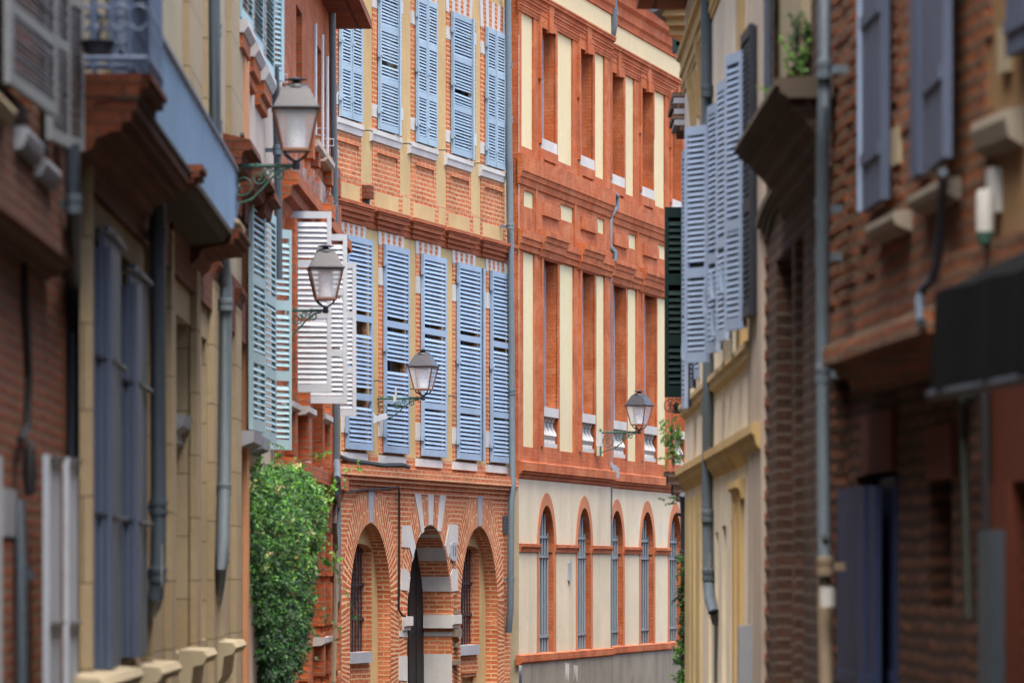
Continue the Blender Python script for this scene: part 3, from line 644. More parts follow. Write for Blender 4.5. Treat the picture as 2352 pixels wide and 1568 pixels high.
mb = MB(); mb.box(ue-.02, ue, -.45, -.002, -.3, zl3b, 0); mb.build('lower_corner_return', 'lime_p', hB, B1.M)
mb = MB(); mb.box(ends[B1][0], ends[B1][1]+22, -9, -8.9, 0, zTB); mb.build('rear_wall', 'pale_b', hB, B1.M)
mb = MB(); mb.prof([(.6, zTB), (.6, zTB+.1), (-4, zTB+1.5), (-9, zTB)], ends[B1][0], ends[B1][1]+22); mb.build('roof', 'roof', hB, B1.M)
def b_window(W, a, b, z0, z1, lower):
    u0, u1 = W.u(a), W.u(b); mb = MB()
    mb.box(u0-.02, u1+.02, -D_-.05, -D_-.02, z0, z1, 0)
    for x, y in ((u0, u0+.10), ((u0+u1)/2-.05, (u0+u1)/2+.05), (u1-.1, u1)): mb.box(x, y, -D_-.02, -D_+.035, z0+.02, z1, 1)
    for z in (z0+.1, z1-.06, z0+(z1-z0)*.72): mb.box(u0+.1, u1-.1, -D_-.018, -D_+.03, z-.05, z+.05, 1)
    if lower:
        mb.lathe([(.055, 0), (.075, .03), (.05, .07), (.05, (z1-z0)*.72), (.085, (z1-z0)*.72+.06), (.06, (z1-z0)*.72+.14)], (u0+.06, -D_+.045, z0+.75), 10, 1)
    w = mb.build('window', ['glass', 'frame_b'], hB, W.M)
    mb = MB()
    if not lower:
        t = .13
        mb.box(u0-t, u0, -.02, .035, z0-.1, z1+.42); mb.box(u1, u1+.09, -.02, .02, z0-.1, z1+.42); mb.box(u0, u1, -.02, .035, z1, z1+.42)
        c = (u0+u1)/2; mb.poly([(c-.13, z1-.04), (c+.13, z1-.04), (c+.19, z1+.46), (c-.19, z1+.46)], .0, .075)
        mb.box(u0-t-.05, u0-t, -.02, .05, z1-.9, z1+.2); mb.box(u1+.09, u1+.12, -.02, .025, z1-.9, z1+.2)
        mb.box(u0-t, u1+.09, -.02, .04, z0-.36, z0-.19); mb.box(u0-t, u0-t+.22, -.02, .045, z0-.52, z0-.36); mb.box(u1-.12, u1+.09, -.02, .035, z0-.52, z0-.36)
        mb.build('red_surround', 'red_b', w, W.M)
        mb = MB(); mb.prof([(-D_, z0+.0), (.04, z0-.01), (.04, z0-.19), (-D_, z0-.19)], u0-.01, u1+.01); mb.build('sill', 'stone_w', w, W.M)
    else:
        mb.box(u0-.16, u0, -.02, .03, z0, z1+.16); mb.box(u1, u1+.09, -.02, .02, z0, z1+.16); mb.box(u0, u1, -.02, .03, z1, z1+.16); mb.build('red_surround', 'red_b', w, W.M)
        bl = MB(); bl.box(u0, u1, -.2, .03, zbr-.16, zbr); bl.box(u0, u1, -.18, .0, z0, z0+.07)
        bal = bl.build('balustrade', 'stone_w', w, W.M)
        h = zbr-.16-(z0+.07); m = MB()
        for k in range(4):
            u = u0+.14+(u1-u0-.28)*k/3
            m.lathe([(.085, 0), (.085, .05), (.06, .07), (.075, h*.16), (.115, h*.30), (.10, h*.42), (.05, h*.62), (.045, h*.78), (.07, h*.84), (.06, h*.88), (.085, h*.93), (.085, h)], (u, -.09, z0+.07), 12)
        m2 = m
        ob = m2.build('baluster_row', 'stone_w', w, W.M, True)
for (W, a, b) in W1: b_window(W, a, b, zu0, zu1, False)
for (W, a, b) in W0: b_window(W, a, b, zl0, zl1, True)
mb = MB()
for x0, x1, y0, y1 in ((608, 634, 1426, 1560), (664, 692, 1440, 1555)):
    X0, X1, Y0, Y1 = 1091+x0*.341, 1091+x1*.341, 1033.6+y0*.341, 1033.6+y1*.341; u0, z1 = B1.uz(X0, Y0, .054); u1, z0 = B1.uz(X1, Y1, .054); w_ = u1-u0
    mb.poly([(u0, z1), (u0+w_*.5, z1-.02), (u1, z1-.03), (u1-.02, z1-.3), (u1-.03, z0+.12), (u0+w_*.75, z0), (u0+w_*.6, z0+.2), (u0+w_*.4, z0+.05), (u0+w_*.2, z0+.25), (u0+.03, z1-.3)], .04, .0545)
mb.builds('paint_splash', 'stone_w', hB, B1.M)
plate(B1, 1309, 1312, .2, .36, None, 'small blank oval plate on the pale wall between two barred arches')

# ================================================================ drainpipes on these two fronts
def downpipe(W, pts, r, label, clamps=(), mat='pipe', name='drainpipe', group=None, clampw=1.18, cm=None):
    P = [W.uz(x, y, o) for x, y, o in pts]; P = [(p[0], q[2], p[1]) for p, q in zip(P, pts)]
    b = P[-1]; M = W.M @ Matrix.Translation((b[0], -b[1], b[2]))
    t = thing(name, label, 'drainpipe', M, group)
    mb = MB(); mb.tube([(p[0]-b[0], p[1]-b[1], p[2]-b[2]) for p in P], r, 14); mb.build('pipe', mat, t, M, True)
    for (X, Y, o) in clamps:
        u, z = W.uz(X, Y, o); mb = MB(); c = (u-b[0], o-b[1], z-b[2])
        mb.lathe([(r*1.02, -.05), (r*clampw, -.045), (r*clampw, -.012), (r*1.06, -.01), (r*1.06, .01), (r*clampw, .012), (r*clampw, .045), (r*1.02, .05)], c, 14)
        mb.box(c[0]-.012, c[0]+.012, -b[1], c[1]-r*.9, c[2]-.02, c[2]+.02); mb.build('clamp', cm or mat, t, M, True)
    return t
downpipe(A, [(1166, -20, .12), (1168, 200, .12), (1169, 360, .14), (1170, 380, .14), (1171, 500, .14), (1173, 560, .16), (1174, 760, .12), (1176, 1060, .12), (1177, 1095, .14), (1177, 1128, .14), (1174, 1150, .12), (1172, 1400, .12), (1168, 1450, .06)], .056,
         'long zinc drainpipe in the corner between the ochre and the red house', [(1168, 150, .12), (1169, 275, .12), (1172, 520, .2), (1175, 900, .12), (1173, 1330, .12)])
downpipe(B2, [(1407, -10, .25), (1408, 60, .25), (1405, 78, .22), (1399, 98, .12), (1398, 100, .08)], .085, 'short bent zinc drainpipe at the top of the red house', [(1408, 30, .25)])
downpipe(B2, [(1398, 440, .2), (1408, 442, .15), (1417, 452, .17), (1416, 478, .16), (1402, 495, .1), (1400, 560, .1), (1402, 568, .12), (1413, 580, .2), (1412, 598, .2), (1400, 612, .08), (1400, 800, .06), (1400, 1060, .06), (1408, 1078, .17), (1408, 1095, .17), (1401, 1108, .08), (1400, 1250, .08), (1399, 1420, .06), (1398, 1568, .06)], .05,
         'thin grey drainpipe bending round each cornice down the middle of the red house', [(1400, 700, .06), (1400, 1000, .06), (1400, 1180, .08)])
u, z = B2.uz(1412, 1085, .25); r = thing('junction_box', 'small grey junction box on the red floor band beside the thin pipe', 'junction box', B2.M @ Matrix.Translation((u, -.23, z)))
mb = MB(); mb.box(-.12, .12, 0, .08, -.1, .1); mb.box(-.03, .03, .0, .05, .1, .14); mb.build('housing', 'stone_g', r, WM[r.name])
# ================================================================ left side of the street, near to far
vpd = lambda X: 17997/(1080-X)
L1 = Wall(-80, vpd(-80), 205, vpd(205)); L2 = Wall(190, vpd(190), 556, vpd(556)); L3 = Wall(557, 34.35, 640, 39.5); L4 = Wall(640, 39.52, 772, 48)
def shell(W, root, u0, u1, zt, mat, depth=8):
    mb = MB(); mb.box(u0, u1, -depth, -depth+.1, 0, zt); mb.box(u0, u0+.08, -depth+.1, -.35, 0, zt); mb.box(u1-.08, u1, -depth+.1, -.35, 0, zt); mb.build('rear_wall', mat, root, W.M)
    mb = MB(); mb.prof([(.45, zt), (.45, zt+.1), (-depth/2, zt+1.4), (-depth-.3, zt)], u0, u1); mb.build('roof', 'roof', root, W.M)
# ---------------- L1: worn brick house at the left edge
h1 = thing('worn_brick_house', 'worn brick house with grey louvred shutters and an overhanging brick band, leftmost', 'house', L1.M)
uA, uB = L1.u(-80)-40, L1.u(205); zb0 = L1.z(150, 608); zb1 = zb0+.42  # unseen run behind the camera and raised top added to block light
mb = MB(); mb.wall(uA, uB, zb1-.02, 10.5, [dict(zip(('u0', 'u1', 'z0', 'z1'), L1.r(20, 74, -260, 205)), depth=.15, back=0), dict(zip(('u0', 'u1', 'z0', 'z1'), L1.r(126, 172, -200, 330)), depth=.15, back=0)]); mb.build('upper_wall', 'brick_l1', h1, L1.M)
mb = MB(); mb.prof([(-.3, zb1), (.03, zb1), (.045, zb0), (.01, zb0-.02), (-.02, zb0-.06), (-.2, zb0-.10), (-.3, zb0-.10)], uA, L1.u(203, .12)); mb.build('overhanging_band', 'brick_l1', h1, L1.M)
mb = MB(); mb.wall(uA, uB, -.5, zb0, [], 0, -.10); mb.box(uB-.05, uB, -.4, -.10, -.5, zb0); mb.build('lower_wall', 'brick_l1d', h1, L1.M)
shell(L1, h1, uA, uB, 10.5, 'brick_l1')
mb = MB(); u0, u1, z0, z1 = L1.r(16, 90, -260, 190, .06); louvre(mb, (u0, .06), (u1, .13), z0, z1, .026, .03, .10, .05, (.4,), 1, 0, 1, 30, .2, (), .8)
mb.build('louvred_shutter', ['grey_louvre', 'rust_slat'], h1, L1.M)
mb = MB(); u0, u1, z0, z1 = L1.r(112, 132, -260, 320, .05); louvre(mb, (u0, .05), (u1, .10), z0, z1, .026, .03, .05, .05, (.4,), 1, 0, 1, 30, .2, (), .8)
p, q = L1.pd(128, vpd(128)-.15), L1.pd(188, vpd(128)+.2); louvre(mb, p[:2], q[:2], L1.z(128, 338), L1.z(128, -260), .026, .03, .04, .05, (.57,), 1, 0, 1, 30, .2, (), .7); mb.build('louvred_shutter', ['grey_louvre', 'rust_slat'], h1, L1.M)
for X0, X1, Y0, Y1 in ((8, 52, 202, 246), (76, 116, 286, 340), (120, 154, 357, 402)):
    u0, u1, z0, z1 = L1.r(X0, X1, Y0, Y1, .12); mb = MB(); mb.prof([(-.05, z1), (.09, z1-.01), (.095, z1-.03), (.085, z0+.03), (.07, z0), (-.05, z0-.02)], u0, u1); mb.build('sill', 'stone_g' if X0 > 70 else 'lime_p', h1, L1.M)
for X0, X1, Yt in ((106, 132, 1047), (152, 172, 1054)):   # whitewashed boards of the ground floor shutters
    d = vpd(X0)-.3; p, q = L1.pd(X0, d), L1.pd(X1, d+.5); mb = MB(); zt, zb = L1.z(X0, Yt, 0), .6; planks(mb, p[:2], q[:2], zb, zt, .03, 3, ()); bs = mb.build('board_shutter', 'white_board', h1, L1.M); mb = MB(); e_ = (Vector(q[:2])-Vector(p[:2])).normalized(); n_ = Vector((-e_.y, e_.x))*.03
    for f in (L1.z(X0, 1430), zt-.01): mb.tube([(p[0]+n_.x, p[1]+n_.y, f), (q[0]+n_.x, q[1]+n_.y, f)], .012, 6)
    mb.builds('iron_strap', 'rust_slat', bs, L1.M)
u0, u1, z0, z1 = L1.r(-40, -12, 1040, 1600, -.1); mb = MB(); planks(mb, (u0, -.11), (u1, -.08), z0, z1, .03, 2, ()); mb.build('board_shutter', 'white_board', h1, L1.M)
u0, u1, z0, z1 = L1.r(4, 34, 1120, 1230, -.10); mb = MB(); mb.box(u0, u1, -.2, -.09, z0, z1); mb.build('stone_block', 'stone_g', h1, L1.M)
dp = lambda W, Y0, Y1, X, r, lab, **k: downpipe(W, [(X, Y0, k.pop('o', .09)), (X, Y1, .09)], r, lab, **k)
downpipe(L1, [(44, 1150, -.08), (48, 1320, -.06), (50, 1600, -.05)], .028, 'black iron pipe on the worn brick wall, lowest at the left edge', [(49, 1318, -.06)], 'pipe_d')
downpipe(L1, [(166, 330, .1), (168, 480, .1), (170, 600, .04), (170, 650, -.05), (168, 760, -.08), (166, 1010, -.08), (165, 1060, -.08)], .038, 'dark drainpipe at the corner between worn brick and cream stone', [(168, 690, -.07), (168, 470, .1)], 'pipe_d')
cable(L1, [(50, 520, -.1), (58, 680, -.08), (66, 860, -.08), (62, 980, -.08), (48, 1010, -.05)], .02, 'black cable hanging down under the overhanging brick band')
u, z = L1.uz(44, 1072, -.08); tag((lambda mb: (mb.lathe([(0, -.14), (.025, -.13), (.035, -.03), (.028, .08), (.012, .13), (0, .14)], (0, 0, 0), 10), mb)[1])(MB()).build('cable_coil', 'black', None, L1.M @ Matrix.Translation((u, .03, z)), True), 'black bundle of coiled cable hanging on the dark brick', 'cable coil')

# ---------------- L2: cream stone house with the long blue balcony
h2 = thing('cream_stone_house', 'cream ashlar house with flat pilasters behind the long blue sheeted balcony', 'house', L2.M)
uA, uB = L2.u(192)+.02, L2.u(556); ze = 9.8  # wall top out of view, raised to darken the near street
zcap = L2.z(400, 545)       # pilaster heads
zfr = L2.z(400, 470)
win = [dict(zip(('u0', 'u1', 'z0', 'z1'), L2.r(230, 330, 540, 1520))), dict(zip(('u0', 'u1', 'z0', 'z1'), L2.r(405, 437, 719, 1500))), dict(zip(('u0', 'u1', 'z0', 'z1'), L2.r(463, 475, 775, 1470)))]
for w in win: w.update(depth=.28, back=0, z1=L2.z(405, 719) if w is not win[0] else w['z1'])
mb = MB(); mb.wall(uA, uB, -.5, zcap+.3, win); mb.build('lower_wall', 'lime', h2, L2.M)
up = [dict(zip(('u0', 'u1', 'z0', 'z1'), L2.r(240, 300, -300, 175)), depth=.25, back=1)]
mb = MB(); mb.wall(uA, uB, zcap+.3, ze, up); mb.build('upper_wall', ['lime_p', 'dark'], h2, L2.M)
mb = MB(); mb.box(uA, uB, -.02, .04, zcap-.28, zcap+.2); mb.build('brick_frieze', 'corbel', h2, L2.M)
shell(L2, h2, uA, uB, ze, 'lime_p')
mb = MB()
for X0, X1 in ((193, 213), (334, 350), (378, 401), (437, 461), (476, 516), (530, 555)):
    u0, u1 = L2.u(X0), L2.u(X1, .1)
    u1 = L2.u(X1, .05); mb.box(u0, u1, -.02, .05, 0, zcap)
mb.builds('pilaster', 'lime', h2, L2.M)
mb = MB()
for X0, X1 in ((378, 401), (437, 461), (476, 516), (530, 555)):
    u0, u1 = L2.u(X0), L2.u(X1, .05); z = zcap
    mb.prof([(0, z-.02), (.06, z-.02), (.065, z+.03), (.10, z+.08), (.10, z+.11), (.0, z+.12)], u0-.02, u1+.03)
mb.builds('capital_block', 'corbel', h2, L2.M)
mb = MB()   # upper flat strips
for X0, X1 in ((420, 450), (462, 470), (518, 556)): mb.box(L2.u(X0), L2.u(X1), -.02, .05, zcap+1.0, ze-.3)
mb.builds('upper_pilaster', 'lime', h2, L2.M)
mb = MB(); mb.box(L2.u(546), uB+.01, -.02, .065, zcap+.9, ze-.3); mb.build('salmon_strip', 'salmon', h2, L2.M)
for i, (X0, X1, Y) in enumerate(((344, 391, 1514), (450, 476, 1484), (520, 545, 1465), (205, 300, 1553))):
    u0, u1 = L2.u(X0, .12), L2.u(X1, .12); z = L2.z(X1, Y, .12) if i < 3 else L2.z(X0, Y, .12)
    mb = MB(); mb.prof([(0, z), (.17, z-.01), (.20, z-.05), (.17, z-.10), (.10, z-.12), (.08, z-.28), (.03, z-.36), (0, z-.36)], u0, u1); mb.build('sill', 'lime_p', h2, L2.M)
u0, u1, z0, z1 = L2.r(403, 425, 945, 1030, -.05); mb = MB(); mb.prof([(-.25, z1), (.02, z1-.02), (.0, z1-.10), (-.06, z1-.14), (-.05, z0+.05), (-.12, z0), (-.25, z0)], u0, u1); mb.build('carved_block', 'stone_g', h2, L2.M)
for (Xa, Xb, Xc, Yt, Yb, da) in ((216, 243, 272, 524, 1535, 0), (279, 303, 333, 612, 1508, 0)):
    d0 = vpd(Xa); mb = MB(); zt, zb = L2.z(Xa, Yt), L2.z(Xa, Yb)
    p, q = L2.pd(Xa, d0-.15), L2.pd(Xb, d0+.1)
    for k in range(3): planks(mb, (p[0]+.05*k, p[1]+.035*k), (q[0]+.05*k, q[1]+.02*k), zb, zt-.12*(k == 0)-.05*k, .03, 2, ())
    fs = mb.build('folding_shutter', 'blue_md', h2, L2.M); mb = MB()
    r, t = L2.pd(Xb+1, d0+.05), L2.pd(Xc-1, d0+.95); planks(mb, r[:2], t[:2], zb, zt+.02, .035, 3, ()); mb.build('leaf', 'blue_dk', fs, L2.M); mb = MB()
    e = (Vector(t[:2])-Vector(r[:2])); nn = Vector((-e.y, e.x)).normalized()*.03
    for f in (.345, .70, .985): z_ = zb+(zt-zb)*f; mb.tube([(p[0]-.01, p[1]+.02, z_+.01), (r[0]+nn.x*1.4, r[1]+nn.y*1.4, z_), (t[0]+nn.x*1.4, t[1]+nn.y*1.4, z_)], .016, 6)
    mb.builds('iron_bar', 'iron', fs, L2.M)
# balcony
oF = .30
def zB(Y, X): return L2.z(X, Y, oF)
zsl, zrail = zB(500, 500), zB(358, 531); pass; zrail = (zrail+zB(88, 357))/2
b0, b1 = L2.u(300, oF), L2.u(543, oF)
bt = thing('long_balcony', 'long narrow balcony with blue sheeted railing on a dark mossy brick slab', 'balcony', L2.M @ Matrix.Translation((b0, 0, zsl)))
mb = MB(); mb.prof([(0, zsl), (oF+.04, zsl), (oF+.04, zsl-.04), (oF+.01, zsl-.05), (oF-.02, zsl-.09), (.10, zsl-.11), (0, zsl-.12)], L2.u(428, oF), b1); mb.prof([(0, zsl), (oF+.045, zsl), (oF+.045, zsl-.022), (0, zsl-.022)], b0, L2.u(428, oF)); mb.build('slab', 'slab', bt, L2.M)
mb = MB(); z = zsl-.022; mb.prof([(0, z), (oF+.03, z), (oF+.03, z-.06), (oF, z-.065), (oF, z-.11), (oF-.05, z-.115), (oF-.05, z-.16), (oF-.10, z-.165), (.12, z-.20), (.10, z-.25), (0, z-.3)], b0+.01, L2.u(424, oF)); mb.build('stepped_brick_edge', 'corbel', bt, L2.M)
mb = MB()
for X0, X1, dz in ((300, 338, .10), (424, 436, .03), (520, 543, .0)):
    u0, u1 = L2.u(X0, oF), L2.u(X1, oF); z = zsl+dz
    mb.prof([(.0, z+.012), (oF+.11, z+.012), (oF+.11, z-.02), (oF+.09, z-.022), (oF+.09, z-.06), (oF+.05, z-.065), (oF+.05, z-.10), (oF-.06, z-.11), (.12, z-.14), (.10, z-.20), (.05, z-.24), (0, z-.36)], u0, u1)
mb.builds('brick_corbel', 'corbel', bt, L2.M)
s0 = L2.u(354, oF)
mb = MB(); n = 60
for k in range(n):
    u = s0+(b1-.35-s0)*k/n; w = (b1-.35-s0)/n; mb.box(u+.002, u+w-.002, oF-.012+.004*(k % 2), oF+.004*(k % 3), zsl+.03, zrail-.015)
mb.build('sheet_panel', 'sheet', bt, L2.M)
def rail(mb, p, q, z0, z1, n):
    p, q = Vector((*p, 0)), Vector((*q, 0)); e = (q-p).normalized()
    mb.tube([tuple(p+Vector((0, 0, z1))), tuple(q+Vector((0, 0, z1)))], .022, 8); mb.tube([tuple(p+Vector((0, 0, z0+.05))), tuple(q+Vector((0, 0, z0+.05)))], .016, 6)
    for k in range(n+1):
        a = p+(q-p)*k/n; mb.tube([tuple(a+Vector((0, 0, z0))), tuple(a+Vector((0, 0, z1)))], .012, 5)
        if k < n:
            for zz, r in ((.22, .05), (.5, .06), (.78, .05)):
                c = p+(q-p)*(k+.5)/n+Vector((0, 0, z0+(z1-z0)*zz)); mb.tube([tuple(c+e*r*math.cos(t)+Vector((0, 0, r*1.3*math.sin(t)))) for t in [2*math.pi*j/10 for j in range(11)]], .010, 5, 0, False)
mb = MB(); rail(mb, (b0+.02, .02), (b0+.02, oF), zsl+.1, zrail+.02, 3); rail(mb, (b0+.02, oF), (s0, oF), zsl+.1, zrail, 9); rail(mb, (b1-.34, oF), (b1-.02, oF), zsl, zrail, 3); rail(mb, (b1-.02, oF), (b1-.02, .02), zsl, zrail, 3)
mb.tube([(s0, oF, zrail), (b1-.34, oF, zrail)], .022, 8); 
for k in range(60): u = s0+(b1-.35-s0)*k/60; mb.box(u, u+.03, oF-.02, oF+.012, zrail+.02, zrail+.035)
mb.build('iron_railing', 'iron_b', bt, L2.M)
# an upper balcony with ornate iron beyond the top edge, and the blue door leaf behind
u0, u1, z0, z1 = L2.r(252, 290, -200, 178, .0); mb = MB(); planks(mb, (u0, .03), (u1, .05), z0, z1, .04, 3); mb.build('door_leaf', 'blue_md', h2, L2.M)
u0 = L2.u(205, .1); mb = MB(); rail(mb, (u0, .02), (u0, .40), zsl+.12, zsl+1.3, 4); rail(mb, (u0, .40), (u0+1.0, .40), zsl+.12, zsl+1.3, 6)
tag(mb.build('window_guard', 'iron_b', None, L2.M), 'ornate blue grey iron window guard at the near end of the blue balcony', 'railing')
u, z = L2.uz(224, 180, .2); mb = MB(); mb.lathe([(0, 0), (.07, 0), (.085, .06), (.09, .065), (.075, .07), (.065, .06), (0, .055)], (0, 0, 0), 12); mb.tube([(0, 0, .06), (.01, .02, .14), (.03, .01, .2)], .012, 6)
tag(mb.build('flower_pot', 'iron', None, L2.M @ Matrix.Translation((u, -.2, zsl+.112)), True), 'dark pot with a bare stem standing on the near end of the balcony', 'flower pot')
downpipe(L2, [(330, -60, .09), (337, 190, .09), (338, 205, .09), (352, 245, .12), (358, 260, .12), (360, 420, .12), (362, 480, .12), (364, 1200, .12), (362, 1320, .12), (358, 1365, .11), (350, 1392, .07), (337, 1412, .0)], .05, 'thick dark drainpipe running through the balcony and elbowing in at its foot', [(337, 195, .09), (362, 540, .12), (364, 1165, .12), (362, 1320, .12)], 'pipe_d')
downpipe(L2, [(491, -60, .09), (493, 300, .09), (514, 600, .10), (519, 660, .11), (516, 1080, .11), (512, 1240, .11), (508, 1300, .10), (501, 1350, .06), (493, 1400, -.02)], .05, 'grey drainpipe beside the far pilaster, running down from beside the blue railing', [(492, 70, .09), (494, 290, .09), (518, 700, .11), (515, 1125, .11), (510, 1280, .10)], 'pipe')
u, z = L2.uz(372, 1300, .175); r = tag((lambda mb: (mb.poly([(-.03, -.26), (.05, -.24), (.06, .05), (.03, .28), (-.02, .26), (-.04, .0)], 0, .004), mb)[1])(MB()).build('torn_sticker', 'plastic_w', None, L2.M @ Matrix.Translation((u, -.174, z)) @ Matrix.Scale(.5, 4)), 'torn white sticker near the elbow of the thick dark drainpipe', 'sticker')
u, z = L2.uz(533, 507, .3); mb = MB(); mb.tube([(0, 0, 0), (.25, .12, .0), (.30, .15, -.04), (.30, .15, -.16)], .035, 8)
tag(mb.build('drain_spout', 'pipe_l', None, L2.M @ Matrix.Translation((u, -.2, z)), True), 'short pale drain spout poking out at the far end of the balcony', 'spout')

# ---------------- L3: pale rendered house with green shutters
h3 = thing('pale_rendered_house', 'narrow pale rendered house with pale green louvred shutters over the creeper', 'house', L3.M)
uA, uB = 0.01, L3.L; oS = .08
hol = [dict(zip(('u0', 'u1', 'z0', 'z1'), L3.r(a, b, t, c)), depth=.2, back=1) for a, b, t, c in ((566, 576, -250, 50), (590, 600, -250, 105), (612, 622, -250, 158), (575, 585, 440, 985), (604, 614, 480, 1010))]
mb = MB(); mb.wall(uA, uB, -.5, 8.8, hol); mb.build('front_wall', ['pale_l', 'dark'], h3, L3.M); shell(L3, h3, uA, uB, 8.8, 'pale_l')
mb = MB(); u0 = L3.u(560); mb.box(0.02, L3.u(563), -.02, .04, 0, 8.7); mb.build('corner_strip', 'salmon', h3, L3.M)
for i, (a, b, t, c) in enumerate(((560, 578, 44, 74), (585, 602, 98, 130), (609, 627, 150, 184))):
    u0, u1, z0, z1 = L3.r(a, b, t, c, .1); mb = MB(); mb.prof([(0, z1), (.13, z1), (.14, z1-.06), (.10, z0), (0, z0)], u0, u1); mb.build('sill', 'stone_w', h3, L3.M)
    mb = MB(); mb.prof([(-.02, z0), (.09, z0-.003), (.09, z0-.12), (.05, z0-.14), (.05, z0-.22), (-.02, z0-.24)], u0+.03, u1-.03); mb.build('brick_corbel', 'brick_l4', h3, L3.M)
    mb = MB(); louvre(mb, (u0+.02, .06), (u1-.04, .10), z1+.02, z1+2.2, .05, .04, .06, .08, (.4,), 1, 0, None, 35, .1)
    if i == 2: louvre(mb, (u1-.02, .06), (u1+.25, .18), z1+.02, z1+2.2, .05, .04, .06, .08, (.4,), 1, 0, None, 35, .1)
    mb.build('upper_shutter', 'green', h3, L3.M)
for a, b, t, c in ((558, 592, 320, 350), (588, 624, 382, 408), (612, 638, 436, 456)):
    u0, u1, z0, z1 = L3.r(a, b-12, t, c, .2); mb = MB(); mb.prof([(0, z1+.06), (.26, z1), (.28, z1-.08), (.20, z1-.10), (.18, z1-.2), (.08, z1-.24), (.06, z1-.42), (0, z1-.44)], u0, u1+.1); mb.build('window_hood', 'corbel', h3, L3.M)
for a, b, t, c in ((576, 591, 425, 986), (596, 616, 470, 1010)):
    u0, u1, z0, z1 = L3.r(a, b, t, c, oS); mb = MB(); louvre(mb, (u0, oS), (u1, oS+.06), z0, z1, .06, .04, .07, .09, (.3, .62), 1, 0, None, 35, .05); mb.build('shutter', 'green', h3, L3.M)
p, q = L3.pd(617, 38.25), L3.pd(667, 38.5); mb = MB(); louvre(mb, p[:2], q[:2], L3.z(617, 1029, .0), L3.z(617, 517, 0), .060, .035, .04, .09, (.335, .655), 1, 0, None, 30, .06, (), .78); mb.build('shutter', 'green', h3, L3.M)['label'] = 'open green leaf facing down the street'
for X0, X1, Y in ((574, 594, 1000), (597, 612, 1015)):
    u0, u1, z0, z1 = L3.r(X0, X1, Y-12, Y+14, .1); mb = MB(); mb.prof([(0, z1), (.14, z1), (.13, z0), (0, z0-.05)], u0, u1); mb.build('sill', 'stone_g', h3, L3.M)
mb = MB(); mb.box(L3.u(640)-.9, L3.u(640), -.02, .03, 0, 8.0); 
mb.build('brick_strip', 'brick_l4', h3, L3.M)
downpipe(L3, [(632, 150, .12), (637, 330, .12), (639, 500, .12), (640, 640, .12)], .038, 'blue grey drainpipe between the pale house and the red brick house', [(637, 345, .12)], 'pipe')
cable(L3, [(556, 308, .08), (557, 360, .07), (558, 480, .07), (559, 540, .06)], .02, 'black cable curving down the corner of the pale rendered house')

# ---------------- L4: red brick house with open white shutters
h4 = thing('red_brick_house', 'deep orange brick house with pilasters and big open white louvred shutters', 'house', L4.M)
uA, uB = 0.01, L4.L
z1a = L4.z(645, 401); z1b = L4.z(645, 432); z2a = (L4.z(781, 1097)+L4.z(640, 1054))/2; z2b = z2a-.17
hol = [dict(zip(('u0', 'u1', 'z0', 'z1'), L4.r(a, b, t, c)), depth=.22, back=1) for a, b, t, c in ((643, 653, -300, 190), (680, 694, 8, 262), (727, 739, 100, 312), (750, 758, 140, 345))]
hol += [dict(zip(('u0', 'u1', 'z0', 'z1'), L4.r(a, b, t, c)), depth=.22, back=1) for a, b, t, c in ((662, 678, 500, 912), (701, 713, 560, 925), (742, 751, 615, 942))]
hol += [dict(zip(('u0', 'u1', 'z0', 'z1'), L4.r(a, b, t, c)), depth=.22, back=1) for a, b, t, c in ((741, 752, 1210, 1500), (690, 702, 1210, 1520))]
mb = MB(); mb.wall(uA, uB, -.5, 9.2, hol); mb.build('front_wall', ['brick_l4', 'dark'], h4, L4.M); shell(L4, h4, uA, uB, 9.2, 'brick_l4')
mb = MB(); mb.prof([(0, z1a+.03), (.20, z1a), (.20, z1a-.12), (.14, z1a-.14), (.12, z1a-.24), (.05, z1a-.28), (0, z1a-.42)], uA, uB+.02)
u0 = L4.u(700); mb.prof([(0, z1a+.04), (.32, z1a+.01), (.32, z1a-.16), (.24, z1a-.18), (.2, z1a-.28), (.1, z1a-.32), (.08, z1a-.52), (0, z1a-.54)], u0, u0+.45); mb.build('string_course', 'brick_l4', h4, L4.M)
mb = MB(); mb.prof([(0, z2a+.02), (.16, z2a), (.16, z2b), (.10, z2b-.02), (.08, z2b-.12), (0, z2b-.16)], uA, uB+.02)
u0 = L4.u(728); mb.prof([(0, z2a+.03), (.26, z2a+.01), (.26, z2b), (.16, z2b-.03), (.12, z2b-.14), (0, z2b-.18)], u0, u0+.5); mb.build('floor_band', 'brick_l4', h4, L4.M)
mb = MB(); zt = 7.75
ztc = L4.z(750, 22)
mb.prof([(0, ztc+.9), (.22, ztc+.85), (.22, ztc+.7), (.16, ztc+.6), (.15, ztc+.45), (.1, ztc+.35), (.09, ztc+.2), (.04, ztc+.1), (0, ztc)], L4.u(740), uB+.05); mb.build('top_cornice', 'brick_l4', h4, L4.M)
mb = MB()   # rusticated brick piers
for X in (657, 668, 699, 712, 743, 762):
    u0 = L4.u(X); z = z1a+.05
    while z < 7.2:
        mb.box(u0, u0+.34, -.02, .10, z, z+.34); mb.box(u0+.03, u0+.31, -.02, .055, z+.34, z+.46); z += .46
for X in (655, 686, 720, 737, 757):
    u0 = L4.u(X); z = z2a+.05; mb.box(u0, u0+.36, -.02, .11, z, z1a-.4); z = 0
    while z < z2b-.5: mb.box(u0, u0+.36, -.02, .12, z, z+.5); mb.box(u0+.03, u0+.33, -.02, .08, z+.5, z+.58); z += .58
mb.builds('brick_pier', 'brick_l4', h4, L4.M)
mb = MB()
